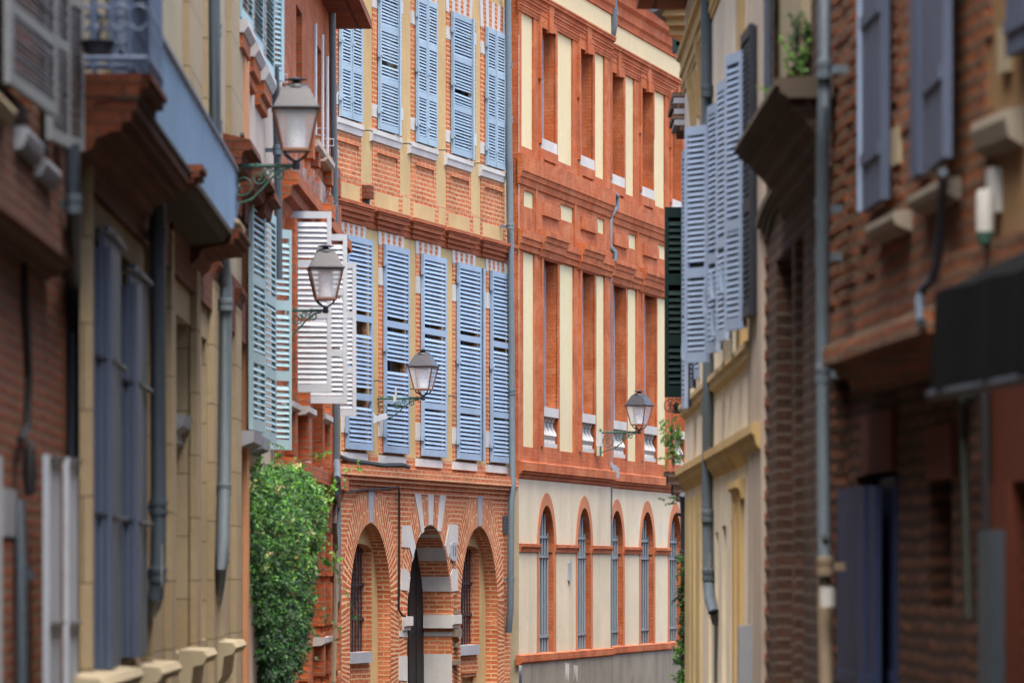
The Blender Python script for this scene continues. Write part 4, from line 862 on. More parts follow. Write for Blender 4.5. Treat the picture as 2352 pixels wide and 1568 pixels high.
for a, b, t, c in ((698, 716, 385, 440), (730, 766, 405, 470), (668, 680, 925, 1045), (700, 714, 940, 1060), (740, 752, 955, 1075)): u0, u1, z0, z1 = L4.r(a, b, t, c, .02); mb.box(u0, u1, -.01, .022, z0, z1)
mb.builds('render_panel', 'pale_l', h4, L4.M)
for (a, b, Y) in ((640, 654, 196), (680, 696, 270), (724, 742, 318), (746, 762, 350), (662, 684, 916), (701, 720, 930), (740, 758, 946), (738, 766, 1462)):
    u0, u1 = L4.u(a, .1), L4.u(b, .1); z = L4.z(a, Y, .1); mb = MB(); mb.prof([(-.15, z), (.14, z-.01), (.14, z-.07), (.10, z-.10), (-.15, z-.12)], u0, u1); mb.build('sill', 'stone_w' if Y > 400 else 'pale_l', h4, L4.M)
mb = MB()
for h_ in hol: mb.box(h_['u0'], h_['u0']+.05, -.2, -.12, h_['z0'], h_['z1']); mb.box(h_['u1']-.06, h_['u1'], -.2, -.12, h_['z0'], h_['z1'])
for X, t, c in ((644, -50, 200), (725, 55, 310), (741, 80, 345), (752, 130, 365)): u = L4.u(X, .12); mb.tube([(u, .12, L4.z(X, c, .12)), (u, .12, L4.z(X, t, .12))], .018, 6)
mb.builds('white_casing', 'white', h4, L4.M)
for X, Y in ((646, 172), (739, 295), (755, 320), (766, 345)):
    u, z = L4.uz(X, Y, .05); mb = MB(); mb.tube([(0, 0, 0), (0, .11, 0), (0, .11, -.08), (0, .0, -.08)], .009, 5)
    tag(mb.build('iron_bracket', 'white', None, L4.M @ Matrix.Translation((u, 0, z))), 'thin pale flower box bracket under a red brick window', 'bracket', 'flower box brackets on the red brick house')
labs = ('widest white leaf, nearest the lamp', None, 'farthest white leaf with peeling paint')
for i, (X0, X1, d, t, b) in enumerate(((650, 761, 40.8, 485, 900), (697, 797, 43.8, 537, 926), (722, 818, 47.2, 602, 955))):
    p, q = L4.pd(X0, d), L4.pd(X1, d+.06); mb = MB(); n = (.055, .052, .055)[i]
    louvre(mb, p[:2], q[:2], L4.z(X0, b) if 0 else EYE+(HOR-b)/F*d*S, EYE+(HOR-t)/F*d*S, .056, .04, .05, .075, (.30, .66) if i else (.43, .71), 1, 0, 1, 25, .10, (), .97)
    o = mb.build('shutter', ['white', 'white'], h4, L4.M)
    if labs[i]: o['label'] = labs[i]
downpipe(L4, [(763, 30, .1), (766, 280, .1), (770, 520, .1), (771, 800, .1), (773, 1060, .1), (774, 1100, .35), (775, 1130, .35), (776, 1160, .1), (774, 1380, .1), (770, 1420, .05)], .042, 'blue grey drainpipe at the far corner of the red brick house', [(766, 205, .1), (769, 400, .1)], 'pipe')
cable(L4, [(771, 1130, .2), (768, 1200, .2), (772, 1260, .2), (771, 1400, .2), (766, 1568, .2)], .03, 'pair of grey cables beside the drainpipe at the foot of the red brick house', 'service_cable', 'pipe_l')
# bird spikes on the brick string course
mb = MB()
for k in range(60):
    X = 646+k*1.9; u, z = L4.uz(X, HOR, .1); a = random.uniform(-.12, .12); mb.tube([(u, .14, z1a+.01), (u+a, .14+random.uniform(-.1, .1), z1a+.22)], .004, 3)
tag(mb.build('bird_spikes', 'stone_g', None, L4.M), 'rows of thin bird spikes on the red brick string course', 'bird spikes')
# ================================================================ right side of the street, far to near
R2 = Wall(1573, 35.5, 1735, 25.5); R3 = Wall(1735, 25.5, 1900, 20.3); R4 = Wall(1900, 20.3, 2190, 16.8); R5 = Wall(2190, 16.8, 2420, 15.3); RF = Wall(1578, 37.0, 1620, 52.0)
# ---------------- RF: house beyond the bend, only its projections show
hF = thing('far_corner_house', 'house beyond the ivory house of which only eaves, dark green shutters and ledge show', 'house', RF.M)
zE = 7.2
mb = MB(); Mf = Matrix.Identity(4)
P = [Vector(((1578-1176)/F*37*S, 37*S)), Vector(((1578-1176)/F*37*S+10, 37*S+48)), Vector(((1578-1176)/F*37*S+20, 37*S+46)), Vector(((1578-1176)/F*37*S+9, 37*S))]
mb.hexa([(p.x, -p.y, 0) for p in P]+[(p.x, -p.y, zE) for p in P])
mb.build('front_wall', 'brick_l4', hF, Mf)
def fb(X0, X1, Yt, Yb, d, th, name, mat, root, **k):   # a block facing down the street at distance d
    a, b = at(X0, Yb, d*S), at(X1, Yt, d*S); mb = MB(); mb.box(a.x, b.x, -(d*S+th), -d*S, a.z, b.z); return mb.build(name, mat, root, Mf)
# stepped eaves
mb = MB()
for X0, X1, Yt, Yb, d in ((1510, 1600, -30, 14, 36.6), (1520, 1600, 14, 36, 36.7), (1530, 1600, 36, 58, 36.8), (1537, 1600, 58, 80, 36.9)):
    a, b = at(X0, Yb, d*S), at(X1, Yt, d*S); mb.hexa([(a.x, -a.y, a.z), (b.x, -a.y, a.z), (b.x+7, -a.y-36, a.z), (a.x+7, -a.y-36, a.z), (a.x, -a.y, b.z), (b.x, -a.y, b.z), (b.x+7, -a.y-36, b.z), (a.x+7, -a.y-36, b.z)])
mb.build('stepped_eaves', 'ledge_r2', hF, Mf)
mb = MB(); a = at(1508, 40, 36.5*S); mb.tube([(a.x-.03, -36.5*S, a.z+.12), (a.x+7-.03, -36.5*S-36, a.z+.12)], .07, 8); g = mb.build('gutter', 'pipe_d', hF, Mf)
mb = MB()
for k in range(7):
    Y = 212+k*12.5; x = 4*math.sin(k*2.4); a, b = at(1545+max(0, k-4)*6+x, Y+13, 38*S), at(1582, Y, 38*S); mb.box(a.x, b.x, -(38*S+.9), -38*S, a.z, b.z, k % 2)
mb.build('striped_corbel', ['brick_r3', 'stone_g'], hF, Mf)
for X0, X1, Yt, Yb, d, nm in ((1545, 1578, 84, 122, 39.5, 'upper_shutter'), (1527, 1571, 476, 912, 37.4, 'shutter')):
    a, b = at(X0, Yb, d*S), at(X1, Yt, d*S); mb = MB()
    louvre(mb, (a.x, -d*S), (b.x, -(d*S)), a.z, b.z, .062, .05, .035, .10, (.30, .62) if nm == 'shutter' else (), 1, 0, None, 30, .02, (), .8, .02); mb.box(a.x, b.x, -(d*S+.05), -(d*S+.04), a.z, b.z, 1)  # dark sheet added behind the slats in place of shade in the gaps
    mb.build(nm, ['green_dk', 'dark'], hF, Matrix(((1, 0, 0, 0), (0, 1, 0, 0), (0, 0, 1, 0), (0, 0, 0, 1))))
mb = MB()
for X0, X1, Yt, Yb in ((1528, 1600, 1082, 1092), (1534, 1600, 1092, 1112), (1546, 1600, 1112, 1135), (1556, 1600, 1135, 1150)):
    a, b = at(X0, Yb, 36.6*S), at(X1, Yt, 36.6*S); mb.box(a.x, b.x, -(36.6*S+.5), -36.6*S, a.z, b.z)
mb.build('broken_ledge', 'brick_r3', hF, Mf)
a = at(1555, 940, 37.2*S); wb = thing('window_box', 'black scrolled iron window box under the dark green shutter', 'window box', Matrix.Translation((a.x, a.y, a.z)))
mb = MB(); w = .095
mb.box(-w*.3, w*1.1, -.3, 0, -.03, .06); mb.build('trough', 'black', wb, WM[wb.name])
mb = MB()
for zz in (.10, .04, -.02): mb.tube([(-w*1.0, .02, zz), (w, .02, zz)], .006, 5)
for sx in (-1, -.4, .2): mb.tube([(w*sx+.03*math.cos(t), .02, .035+.05*math.sin(t)) for t in [6.283*j/10 for j in range(11)]], .005, 5, 0, False)
mb.build('scrollwork', 'black', wb, WM[wb.name])
downp = [(1570, 1135, 36.3), (1572, 1180, 36.4), (1573, 1300, 36.4), (1574, 1568, 36.4), (1574, 1640, 36.4)]
P = [at(x, y, d*S) for x, y, d in downp]; t = thing('drainpipe', 'black drainpipe with ivy at the bottom corner of the ivory house', 'drainpipe', Matrix.Translation(P[-1]))
mb = MB(); mb.tube([(p.x-P[-1].x, -(p.y-P[-1].y), p.z-P[-1].z) for p in P], .04, 10); mb.build('pipe', 'pipe_d', t, WM[t.name], True)
mb = MB(); p = at(1573, 1271, 36.4*S)-P[-1]; mb.lathe([(.05, -.05), (.055, -.03), (.046, -.01), (.055, .02), (.05, .04)], (p.x, -p.y, p.z), 10); mb.build('clamp', 'pipe_d', t, WM[t.name])
a = at(1562, 1182, 36.2*S); r = thing('spotlight', 'small black spotlight below the broken brick ledge', 'spotlight', Matrix.Translation(a))
mb = MB(); mb.obox((0, 0, 0), Vector((1, 0, -.25)).normalized(), (0, 1, 0), Vector((.25, 0, 1)).normalized(), .085, .08, .03); mb.build('head', 'black', r, WM[r.name]); mb = MB(); mb.tube([(.03, 0, 0), (.06, 0, .05), (.06, 0, .09)], .008, 6); mb.build('bracket', 'black', r, WM[r.name])

# ---------------- R2: ivory house with lavender shutters
hR2 = thing('ivory_house', 'ivory rendered house with golden ledges and open lavender blue shutters', 'house', R2.M)
uA, uB = R2.u(1573), R2.L; zt = 7.6
zsill = (R2.z(1625, 854, .1)+R2.z(1739, 736, .1))/2; zmid = (R2.z(1604, 1041, .1)+R2.z(1682, 998, .1))/2
ws = [(1583, 1596), (1612, 1627), (1660, 1678), (1708, 1732)]
wz1 = R2.z(1672, 130); hol = [dict(u0=R2.u(a), u1=R2.u(b), z0=zsill, z1=wz1-.1, depth=.2, back=1) for a, b in ws]
gz = R2.z(1680, 1215)
holg = [dict(u0=R2.u(a), u1=R2.u(b), z0=.1, z1=gz+(.02, 0, .04, .06)[k], depth=.08, back=2) for k, (a, b) in enumerate(((1628, 1634), (1643, 1650), (1658, 1668), (1678, 1684)))]
mb = MB(); mb.wall(uA, uB, -.5, zt, hol+holg); mb.build('front_wall', ['cream_r2', 'dark', 'ledge_r2'], hR2, R2.M); shell(R2, hR2, uA, uB, zt, 'cream_r2', 5)
mb = MB(); mb.prof([(0, zsill), (.06, zsill-.01), (.06, zsill-.05), (.045, zsill-.06), (.04, zsill-.11), (.015, zsill-.12), (0, zsill-.15)], uA-.1, uB-.1); mb.build('sill_ledge', 'ledge_st', hR2, R2.M)
mb = MB(); mb.prof([(0, zmid+.02), (.085, zmid), (.085, zmid-.06), (.065, zmid-.07), (.055, zmid-.13), (.02, zmid-.17), (0, zmid-.21)], uA-.12, R2.u(1727, .08)); mb.build('floor_ledge', 'ledge_r2', hR2, R2.M)
ztc = R2.z(1622, 85)
for dz, p, h_ in ((.0, .035, .09), (.11, .05, .09), (.24, .075, .14)):
    mb = MB(); mb.prof([(0, ztc+dz), (p*.5, ztc+dz), (p*.6, ztc+dz+h_*.4), (p, ztc+dz+h_*.5), (p, ztc+dz+h_), (0, ztc+dz+h_+.02)], uA-.1, uB); mb.build('cornice_moulding', 'ledge_r2', hR2, R2.M)
mb = MB()
for X, Y, h_ in ((1578, 235, .5), (1585, 262, .42), (1592, 215, .4), (1600, 245, .35), (1597, 150, .5)):
    u, z = R2.uz(X, Y, .05); mb.prof([(0, z+h_/2), (.05, z+h_/2), (.06, z+h_/2-.05), (.035, z), (.015, z-h_/2), (0, z-h_/2)], u-.12, u+.1)
mb.builds('scroll_console', 'ledge_r2', hR2, R2.M)
mb = MB()   # vertical ground floor strips and near pilaster
for a, b in ((1578, 1588), (1592, 1598), (1603, 1612)): mb.box(R2.u(a), R2.u(b), -.01, .02, 0, gz+.35)
mb.builds('ground_floor_pilaster', 'cream_y', hR2, R2.M)
mb = MB(); u0 = R2.u(1690); mb.box(u0, R2.u(1697), -.02, .03, 0, gz+.2); mb.box(R2.u(1702), R2.u(1708), -.02, .03, 0, gz+.2); mb.prof([(0, gz+.34), (.06, gz+.33), (.06, gz+.28), (.035, gz+.26), (.03, gz+.2), (0, gz+.2)], u0-.05, R2.u(1711)); mb.build('door_surround', 'ledge_r2', hR2, R2.M)
mb = MB(); mb.box(R2.u(1728), uB+.02, -.02, .03, 0, zt-.2); mb.build('corner_pilaster', 'pale_l', hR2, R2.M)
mb = MB(); mb.box(R2.u(1700), R2.u(1712), -.02, .03, zsill, zt-.3); mb.build('window_border', 'ledge_r2', hR2, R2.M)
# shutters: leaf corners in plan, top and bottom heights shared
st, sb = EYE+(HOR-293)/F*31.5*S, EYE+(HOR-835)/F*31.5*S
def leaf2(Xa, da, Xb, db, Yt, Yb, mat='blue_r2', lab=None, W=R2, d=None, pitch=.042, stile=.05):
    p, q = W.pd(Xa, da), W.pd(Xb, db); d = d or da; mb = MB()
    louvre(mb, p[:2], q[:2], EYE+(HOR-Yb)/F*d*S, EYE+(HOR-Yt)/F*d*S, pitch, .035, stile*.6, .07, (.38,), 1, 0, None, 16, .0, (), .56, .012)
    e_ = Vector((q[0]-p[0], q[1]-p[1], 0)).normalized(); n_ = Vector((-e_.y, e_.x, 0)); z0_, z1_ = EYE+(HOR-Yb)/F*d*S, EYE+(HOR-Yt)/F*d*S
    mb.obox((Vector((p[0]+q[0], p[1]+q[1], z0_+z1_))/2)-n_*.03, e_, n_, (0, 0, 1), math.hypot(q[0]-p[0], q[1]-p[1])-.01, .012, z1_-z0_-.02, 1)  # added board behind the slats, coloured like the shadow in their gaps
    o = mb.build('shutter', [mat, 'gap_shade'], hR2, W.M)
    if lab: o['label'] = lab
    return o
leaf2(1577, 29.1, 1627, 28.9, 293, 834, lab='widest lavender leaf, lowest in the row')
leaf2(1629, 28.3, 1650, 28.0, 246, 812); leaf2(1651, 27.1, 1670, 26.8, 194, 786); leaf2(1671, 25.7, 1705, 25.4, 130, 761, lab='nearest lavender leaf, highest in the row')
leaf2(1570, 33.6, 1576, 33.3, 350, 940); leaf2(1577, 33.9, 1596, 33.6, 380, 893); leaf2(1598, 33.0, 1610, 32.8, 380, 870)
leaf2(1706, 25.5, 1727, 24.9, 84, 735, 'iron', 'dark shaded louvred leaf nearest the brick', stile=.04)  # shadow-side shade of this leaf is put into its near-black colour
mb = MB()
for X, Y, d in ((1638, 655, 28.2), (1660, 640, 27.0), (1622, 690, 28.9), (1640, 740, 28.2), (1572, 800, 33.5)):
    a = R2.loc(at(X, Y, (d-.15)*S)); mb.tube([(a[0], a[1], a[2]-.10), (a[0], a[1]+.01, a[2]-.03), (a[0]+.02, a[1]+.015, a[2]+.10)], [.028, .022, .008], 6)
mb.builds('shutter_latch', 'blue_r2', hR2, R2.M, True)
downpipe(R2, [(1622, -60, .05), (1623, 290, .05), (1626, 850, .05), (1625, 1030, .05), (1624, 1130, .05), (1626, 1330, .05), (1630, 1375, .05), (1639, 1405, .04), (1646, 1425, .0)], .044, 'blue grey drainpipe down the ivory house with an elbow at its foot', [(1624, 210, .05), (1624, 940, .05), (1625, 1185, .05), (1627, 1320, .05)], 'pipe')
u, z = R2.uz(1630, 1290, .096); tag((lambda mb: (mb.poly([(-.07, -.13), (.06, -.12), (.07, .12), (-.02, .14), (-.07, .08)], 0, .004), mb)[1])(MB()).build('sticker', 'plastic_w', None, R2.M @ Matrix.Translation((u, -.096, z)) @ Matrix.Scale(.5, 4)), 'small white sticker on the blue grey drainpipe of the ivory house', 'sticker')
u, z0 = R2.uz(1647, 1568, .05); z1 = R2.z(1646, 1430, .05); mb = MB(); mb.tube([(0, 0, 0), (0, 0, z1-z0)], .012, 6); tag(mb.build('wall_cable', 'pipe_d', None, R2.M @ Matrix.Translation((u, -.06, z0))), 'thin dark cable below the elbow of the blue grey drainpipe', 'cable')
u, z0 = R2.uz(1709, 1600, .08); z1 = R2.z(1709, 1435, .08); mb = MB(); mb.box(-.1, .1, -.06, .04, 0, z1-z0); tag(mb.build('grey_post', 'stone_g', None, R2.M @ Matrix.Translation((u, -.08, z0))), 'grey upright strip against the golden doorway of the ivory house', 'post')

# ---------------- R3: soot-dark brick house with the carved slab
hR3 = thing('dark_brick_house', 'soot darkened brick house with a heavy projecting stone hood over its portal', 'house', R3.M)
uA, uB = R3.u(1760), R3.L; zt = 9.4  # unseen upper wall made taller to cut light in the near street
rec = [dict(zip(('u0', 'u1', 'z0', 'z1'), R3.r(a, b, t, c)), depth=.28, back=k) for a, b, t, c, k in ((1783, 1819, 570, 1600, 1), (1826, 1845, 640, 1600, 1))]
zr = R3.z(1784, 600)
for h_ in rec: h_['z1'] = zr; h_['z0'] = 0
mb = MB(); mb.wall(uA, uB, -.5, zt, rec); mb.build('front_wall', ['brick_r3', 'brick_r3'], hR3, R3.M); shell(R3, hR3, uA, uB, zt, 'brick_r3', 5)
mb = MB(); mb.box(R3.L*.02, uA+.01, -.3, .03, 0, zt-.1); mb.build('corner_pilaster', 'pale_l', hR3, R3.M)
mb = MB()
for k in range(80):
    z = .05+k*.075
    if z > R3.z(1765, 540): break
    if k % 2: mb.box(uA, uA+.22, 0, .012, z, z+.06)
mb.build('brick_quoin', 'brick_l1d', hR3, R3.M)
mb = MB()
for a, b, t, c in ((1786, 1816, 590, 690), (1786, 1816, 800, 960), (1828, 1843, 690, 960), (1786, 1816, 1330, 1600)): 
    u0, u1, z0, z1 = R3.r(a, b, t, c, -.2); mb.box(u0, u1, -.3, -.2, z0, z1)
mb.builds('dark_panel', 'stone_dk', hR3, R3.M)
oH = .30; zh = (R3.z(1783, 180, oH)+R3.z(1687, 337, oH))/2; u0, u1 = R3.u(1687, oH), R3.u(1783, oH)
mb = MB(); mb.prof([(0, zh+.02), (oH, zh), (oH+.005, zh-.035), (oH-.02, zh-.045), (oH-.02, zh-.075), (oH-.05, zh-.085), (oH-.055, zh-.10), (0, zh-.10)], u0, u1); mb.build('stone_hood', 'stone_dk', hR3, R3.M)
mb = MB(); mb.prof([(0, zh-.10), (oH-.07, zh-.10), (oH-.09, zh-.14), (oH-.14, zh-.19), (.09, zh-.27), (.05, zh-.36), (.02, zh-.44), (0, zh-.46)], u0+.12, u1-.08); mb.build('hood_corbel', 'brick_r3', hR3, R3.M)
# arched moulding over the portal
mb = MB(); ua, ub = R3.u(1760), R3.u(1890); zc = R3.z(1757, 530); N = 20; cu = (ua+ub)/2; rx = (ub-ua)/2
for o0, o1, r0, r1 in ((0, .06, 1.0, 1.10), (0, .04, .92, 1.0), (0, .02, .84, .92)):
    for k in range(N):
        t0, t1 = math.pi*k/N, math.pi*(k+1)/N
        q = [(cu-rx*r*math.cos(t), zc+.13*math.sin(t)+(r-1)*.45) for r, t in ((r0, t0), (r0, t1), (r1, t1), (r1, t0))]; mb.poly(q, -.01, o1)
mb.build('portal_arch', 'stone_dk', hR3, R3.M)
# upper strip beyond the hood: a pale jamb and a louvred leaf
mb = MB(); u0, u1, z0, z1 = R3.r(1778, 1838, -200, 185, .06, at=1800); mb.box(u0, u1, -.02, .06, z0, z1); mb.build('render_strip', 'lime_p', hR3, R3.M)
mb = MB(); u0, u1, z0, z1 = R3.r(1757, 1777, -200, 230, .1); louvre(mb, (u0, .08), (u1, .14), zh+.05, z1, .05, .04, .05, .08, (.5,), 1, 0, None, 40); mb.build('louvred_shutter', 'blue_dk', hR3, R3.M)
downpipe(R3, [(1894, -60, .1), (1893, 250, .12), (1890, 330, .12), (1889, 720, .10), (1890, 860, .10), (1892, 1180, .10), (1894, 1330, .10)], .034, 'tall zinc drainpipe between the dark brick and the rough brick house', [(1893, 160, .12), (1889, 480, .1), (1889, 590, .1), (1890, 860, .1)], 'pipe')
downpipe(R3, [(1894, 1334, .10), (1896, 1460, .10), (1899, 1640, .10)], .038, 'beige cast iron foot pipe below the tall zinc drainpipe', [(1896, 1300, .1)], 'pipe_l')
u, z = R3.uz(1896, 1370, .11); mb = MB(); mb.lathe([(.041, -.05), (.041, .05)], (0, 0, 0), 14); tag(mb.build('paper_sticker', 'plastic_w', None, R3.M @ Matrix.Translation((u, -.10, z)), True), 'white paper sticker wrapped round the beige pipe', 'sticker')
u, z = R3.uz(1896, 1238, .15); mb = MB(); mb.lathe([(0, -.015), (.03, -.012), (.03, .01), (.02, .015), (0, .015)], (0, 0, 0), 12); o = tag(mb.build('pipe_cap', 'black', None, R3.M @ Matrix.Translation((u, -.15, z)) @ Matrix.Rotation(math.pi/2, 4, 'X'), True), 'round black cap fixed to the zinc drainpipe above the white sticker', 'cap')

# ---------------- R4: rough brick house with blue shutters
hR4 = thing('rough_brick_house', 'rough orange brick house with tall blue plank shutters over a grimy ground floor', 'house', R4.M)
uA, uB = 0.02, R4.L; zt = 9.8  # height added above the view to dim the near street
zl = (R4.z(1885, 800, .3)+R4.z(2100, 725, .3))/2
holu = [dict(zip(('u0', 'u1', 'z0', 'z1'), R4.r(1978, 2030, -300, 500))), dict(zip(('u0', 'u1', 'z0', 'z1'), R4.r(2100, 2186, -300, 425)))]
zw = (holu[0]['z0']+holu[1]['z0'])/2
for h_ in holu: h_.update(depth=.2, back=1)
mb = MB(); mb.wall(uA, uB, zl, zt, holu); mb.build('upper_wall', ['brick_r4', 'dark'], hR4, R4.M); shell(R4, hR4, uA, uB, zt, 'brick_r4', 5)
holl = [dict(zip(('u0', 'u1', 'z0', 'z1'), R4.r(1966, 2064, 1095, 1700, -.1)), depth=.2, back=1), dict(zip(('u0', 'u1', 'z0', 'z1'), R4.r(2135, 2187, 1106, 1395, -.1)), depth=.3, back=1)]
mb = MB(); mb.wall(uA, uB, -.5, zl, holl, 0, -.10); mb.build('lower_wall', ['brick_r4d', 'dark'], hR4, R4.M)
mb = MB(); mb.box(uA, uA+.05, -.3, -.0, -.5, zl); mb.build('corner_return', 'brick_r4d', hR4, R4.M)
lu0, lu1 = R4.u(1880, .2), R4.u(2112, .2)
mb = MB(); mb.prof([(-.1, zl+.12), (.03, zl+.11), (.17, zl+.06), (.18, zl+.02), (.18, zl-.045), (.12, zl-.05), (.11, zl-.10), (.05, zl-.11), (.03, zl-.17), (-.1, zl-.18)], lu0, lu1); mb.build('brick_pent_ledge', 'brick_r4', hR4, R4.M)
mb = MB()
random.seed(3)
for k in range(260):
    u, z = random.uniform(uA, uA+.9), random.uniform(zl+.3, 5.8)
    if random.random() < .5: u = random.uniform(uA, uB); 
    if any(h_['u0']-.1 < u < h_['u1']+.25 and z > h_['z0']-.1 for h_ in holu): continue
    w = random.uniform(.1, .16); z = round(z/.075)*.075+.01; mb.box(u-w, u+w, -.02, random.uniform(.004, .012), z, z+.056)
mb.build('proud_brick', 'brick_r4', hR4, R4.M)
def sh4(Xa, Xb, Yb, mat, oa, ob, n, bars, lab=None):
    u0, u1 = R4.u(Xa, oa), R4.u(Xb, ob); z = R4.z(Xa, Yb, oa); mb = MB(); planks(mb, (u0, oa), (u1, ob), z, 6.2, .045, n, bars, 1); o = mb.build('plank_shutter', mat, hR4, R4.M)
    if lab: o['label'] = lab
sh4(1977, 1989, 487, 'blue_r2', .05, .03, 1, ()); sh4(1990, 2033, 486, 'blue_md', .03, .05, 3, (.12, .45), 'closed blue plank leaf left of the stone block')
sh4(2099, 2117, 415, 'blue_md', .03, .05, 1, ()); sh4(2132, 2176, 398, 'blue_md', .05, .09, 3, (.18, .5), 'paler lavender leaf hanging ajar')
for X0, X1, Y0, Y1 in ((1968, 2032, 485, 524), (2064, 2140, 410, 478)):
    u0, u1, z0, z1 = R4.r(X0, X1, Y0, Y1, .13, at=X1); mb = MB(); mb.prof([(0, z1+.01), (.09, z1), (.09, z1-.03), (.08, z1-.06), (.03, z1-.08), (0, z1-.09)], u0, u1); mb.build('sill', 'sill_g', hR4, R4.M)
u0, u1, z0, z1 = R4.r(2036, 2062, 306, 390, .02); mb = MB(); mb.box(u0, u1, -.02, .02, z0, z1); mb.build('stone_block', 'lime_p', hR4, R4.M)
mb = MB(); u0, u1 = R4.u(2040), R4.u(2062)
z = zw
while z < 6.2:
    if not 4.35 < z < 4.6: mb.box(u0-.01, u1+.015*(int(z*20) % 2), -.02, .012, z, z+.06)
    z += .075
mb.build('brick_jamb', 'brick_l1', hR4, R4.M)
mb = MB()
for X0, X1, Y0, Y1 in ((1982, 2051, 955, 1090), (2129, 2188, 982, 1104)): u0, u1, z0, z1 = R4.r(X0, X1, Y0, Y1, -.08); mb.box(u0, u1, -.2, -.07, z0, z1)
mb.builds('stone_lintel', 'lintel', hR4, R4.M)
random.seed(5)
for Xa, Xb, Yt, oa, ob, mat, n in ((1931, 1992, 1124, -.05, -.02, 'blue_door', 5), (1994, 2016, 1118, -.04, -.03, 'blue_door', 2), (2030, 2064, 1100, -.14, -.12, 'blue_door', 2)):
    u0, u1 = R4.u(Xa, oa), R4.u(Xb, ob); z = R4.z(Xa, Yt, oa); mb = MB(); planks(mb, (u0, oa), (u1, ob), .35, z, .04, n, (.15, .6)); mb.build('board_door', mat, hR4, R4.M)
u0, u1, z0, z1 = R4.r(2140, 2182, 1310, 1392, -.2); mb = MB(); mb.box(u0, u1, -.4, -.2, z0, z1); mb.build('air_grille', 'iron', hR4, R4.M)
cable(R4, [(2166, 395, .12), (2166, 430, .08), (2160, 520, .06), (2152, 600, .06), (2142, 640, .07), (2116, 668, .08), (2112, 690, .12), (2116, 740, .2)], .022, 'dark conduit bending down the rough brick towards the awning', 'conduit', 'pipe_d')
downpipe(R4, [(2212, 880, .05), (2214, 1000, .0), (2222, 1300, .0), (2226, 1420, .0)], .02, 'thin dark green pipe hanging under the charcoal awning', [(2212, 900, .05)], 'pipe_g')

# ---------------- R5: buff house at the right edge
hR5 = thing('buff_house', 'blurred buff rendered house with brick quoins and a rust red doorway at the right edge', 'house', R5.M)
uA, uB = 0.02, R5.L+40; zt = 9.8; zb = R5.z(2266, 575)  # extended unseen behind the camera and made taller to keep light out
mb = MB(); mb.wall(uA, uB, zb, zt, []); mb.build('upper_wall', 'render_r5', hR5, R5.M); shell(R5, hR5, uA, uB, zt, 'render_r5', 5)
mb = MB(); u1 = R5.u(2270); z = zb
k = 0
while z < 6.1: mb.box(uA, u1+(.10 if (k//4) % 2 else .0), -.02, .014, z, z+.074); z += .075; k += 1
mb.build('brick_quoin', 'brick_r4', hR5, R5.M)
mb = MB(); mb.prof([(-.02, zb+.03), (.05, zb+.02), (.05, zb-.16), (-.02, zb-.17)], uA, uB); mb.build('brick_band', 'brick_r4', hR5, R5.M)
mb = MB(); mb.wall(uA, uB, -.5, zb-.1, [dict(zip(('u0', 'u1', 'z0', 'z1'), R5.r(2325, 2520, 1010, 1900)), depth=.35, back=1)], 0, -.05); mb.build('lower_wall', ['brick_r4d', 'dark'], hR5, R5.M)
u0, u1, z0, z1 = R5.r(2222, 2300, 283, 345, .1); mb = MB(); mb.prof([(0, z1+.01), (.08, z1), (.085, z1-.04), (.07, z0), (.02, z0-.03), (0, z0-.04)], u0, u1); mb.build('stone_corbel', 'sill_g', hR5, R5.M)
mb = MB(); 
for X0, X1, Y0, Y1 in ((2296, 2316, 66, 172),): u0, u1, z0, z1 = R5.r(X0, X1, Y0, Y1, .02); mb.box(u0, u1, -.02, .03, z0, z1)
mb.build('stone_block', 'lime_p', hR5, R5.M)
u0, u1, z0, z1 = R5.r(2320, 2420, -200, 132, .05); mb = MB(); planks(mb, (u0, .05), (u1, .06), z0, z1, .04, 4); mb.build('plank_shutter', 'blue_md', hR5, R5.M)
mb = MB(); u0 = R5.u(2272); z1 = R5.z(2300, 890)
mb.box(u0, R5.u(2420), -.05, .0, z1-.4, z1); mb.box(u0, R5.u(2324), -.05, .02, 0, z1-.4); mb.build('door_frame', 'red_door', hR5, R5.M)
mb = MB(); mb.box(R5.u(2328), R5.u(2600), -.37, -.32, 0, R5.z(2330, 1040)); mb.build('door', 'red_door', hR5, R5.M)
u0, u1, z0, z1 = R5.r(2208, 2262, 395, 578, .12); r = thing('wall_lantern', 'white box lamp with a pale tube cover on the brick quoin above the awning', 'wall lamp', R5.M @ Matrix.Translation(((u0+u1)/2, 0, z0)))
h_ = z1-z0; w = .075
mb = MB(); mb.box(-w*.9, w*.35, .0, .05, h_*.45, h_); mb.build('backplate', 'plastic_w', r, WM[r.name])
mb = MB(); mb.lathe([(w*.5, h_*.2), (w*.5, h_*.68), (w*.42, h_*.72), (0, h_*.73)], (w*.15, .07, 0), 14); mb.build('diffuser', 'plastic_w', r, WM[r.name], True)
mb = MB(); mb.lathe([(0, 0), (w*.4, .02), (w*.52, h_*.2)], (w*.15, .07, 0), 12); mb.build('base', 'lamp_g', r, WM[r.name], True)
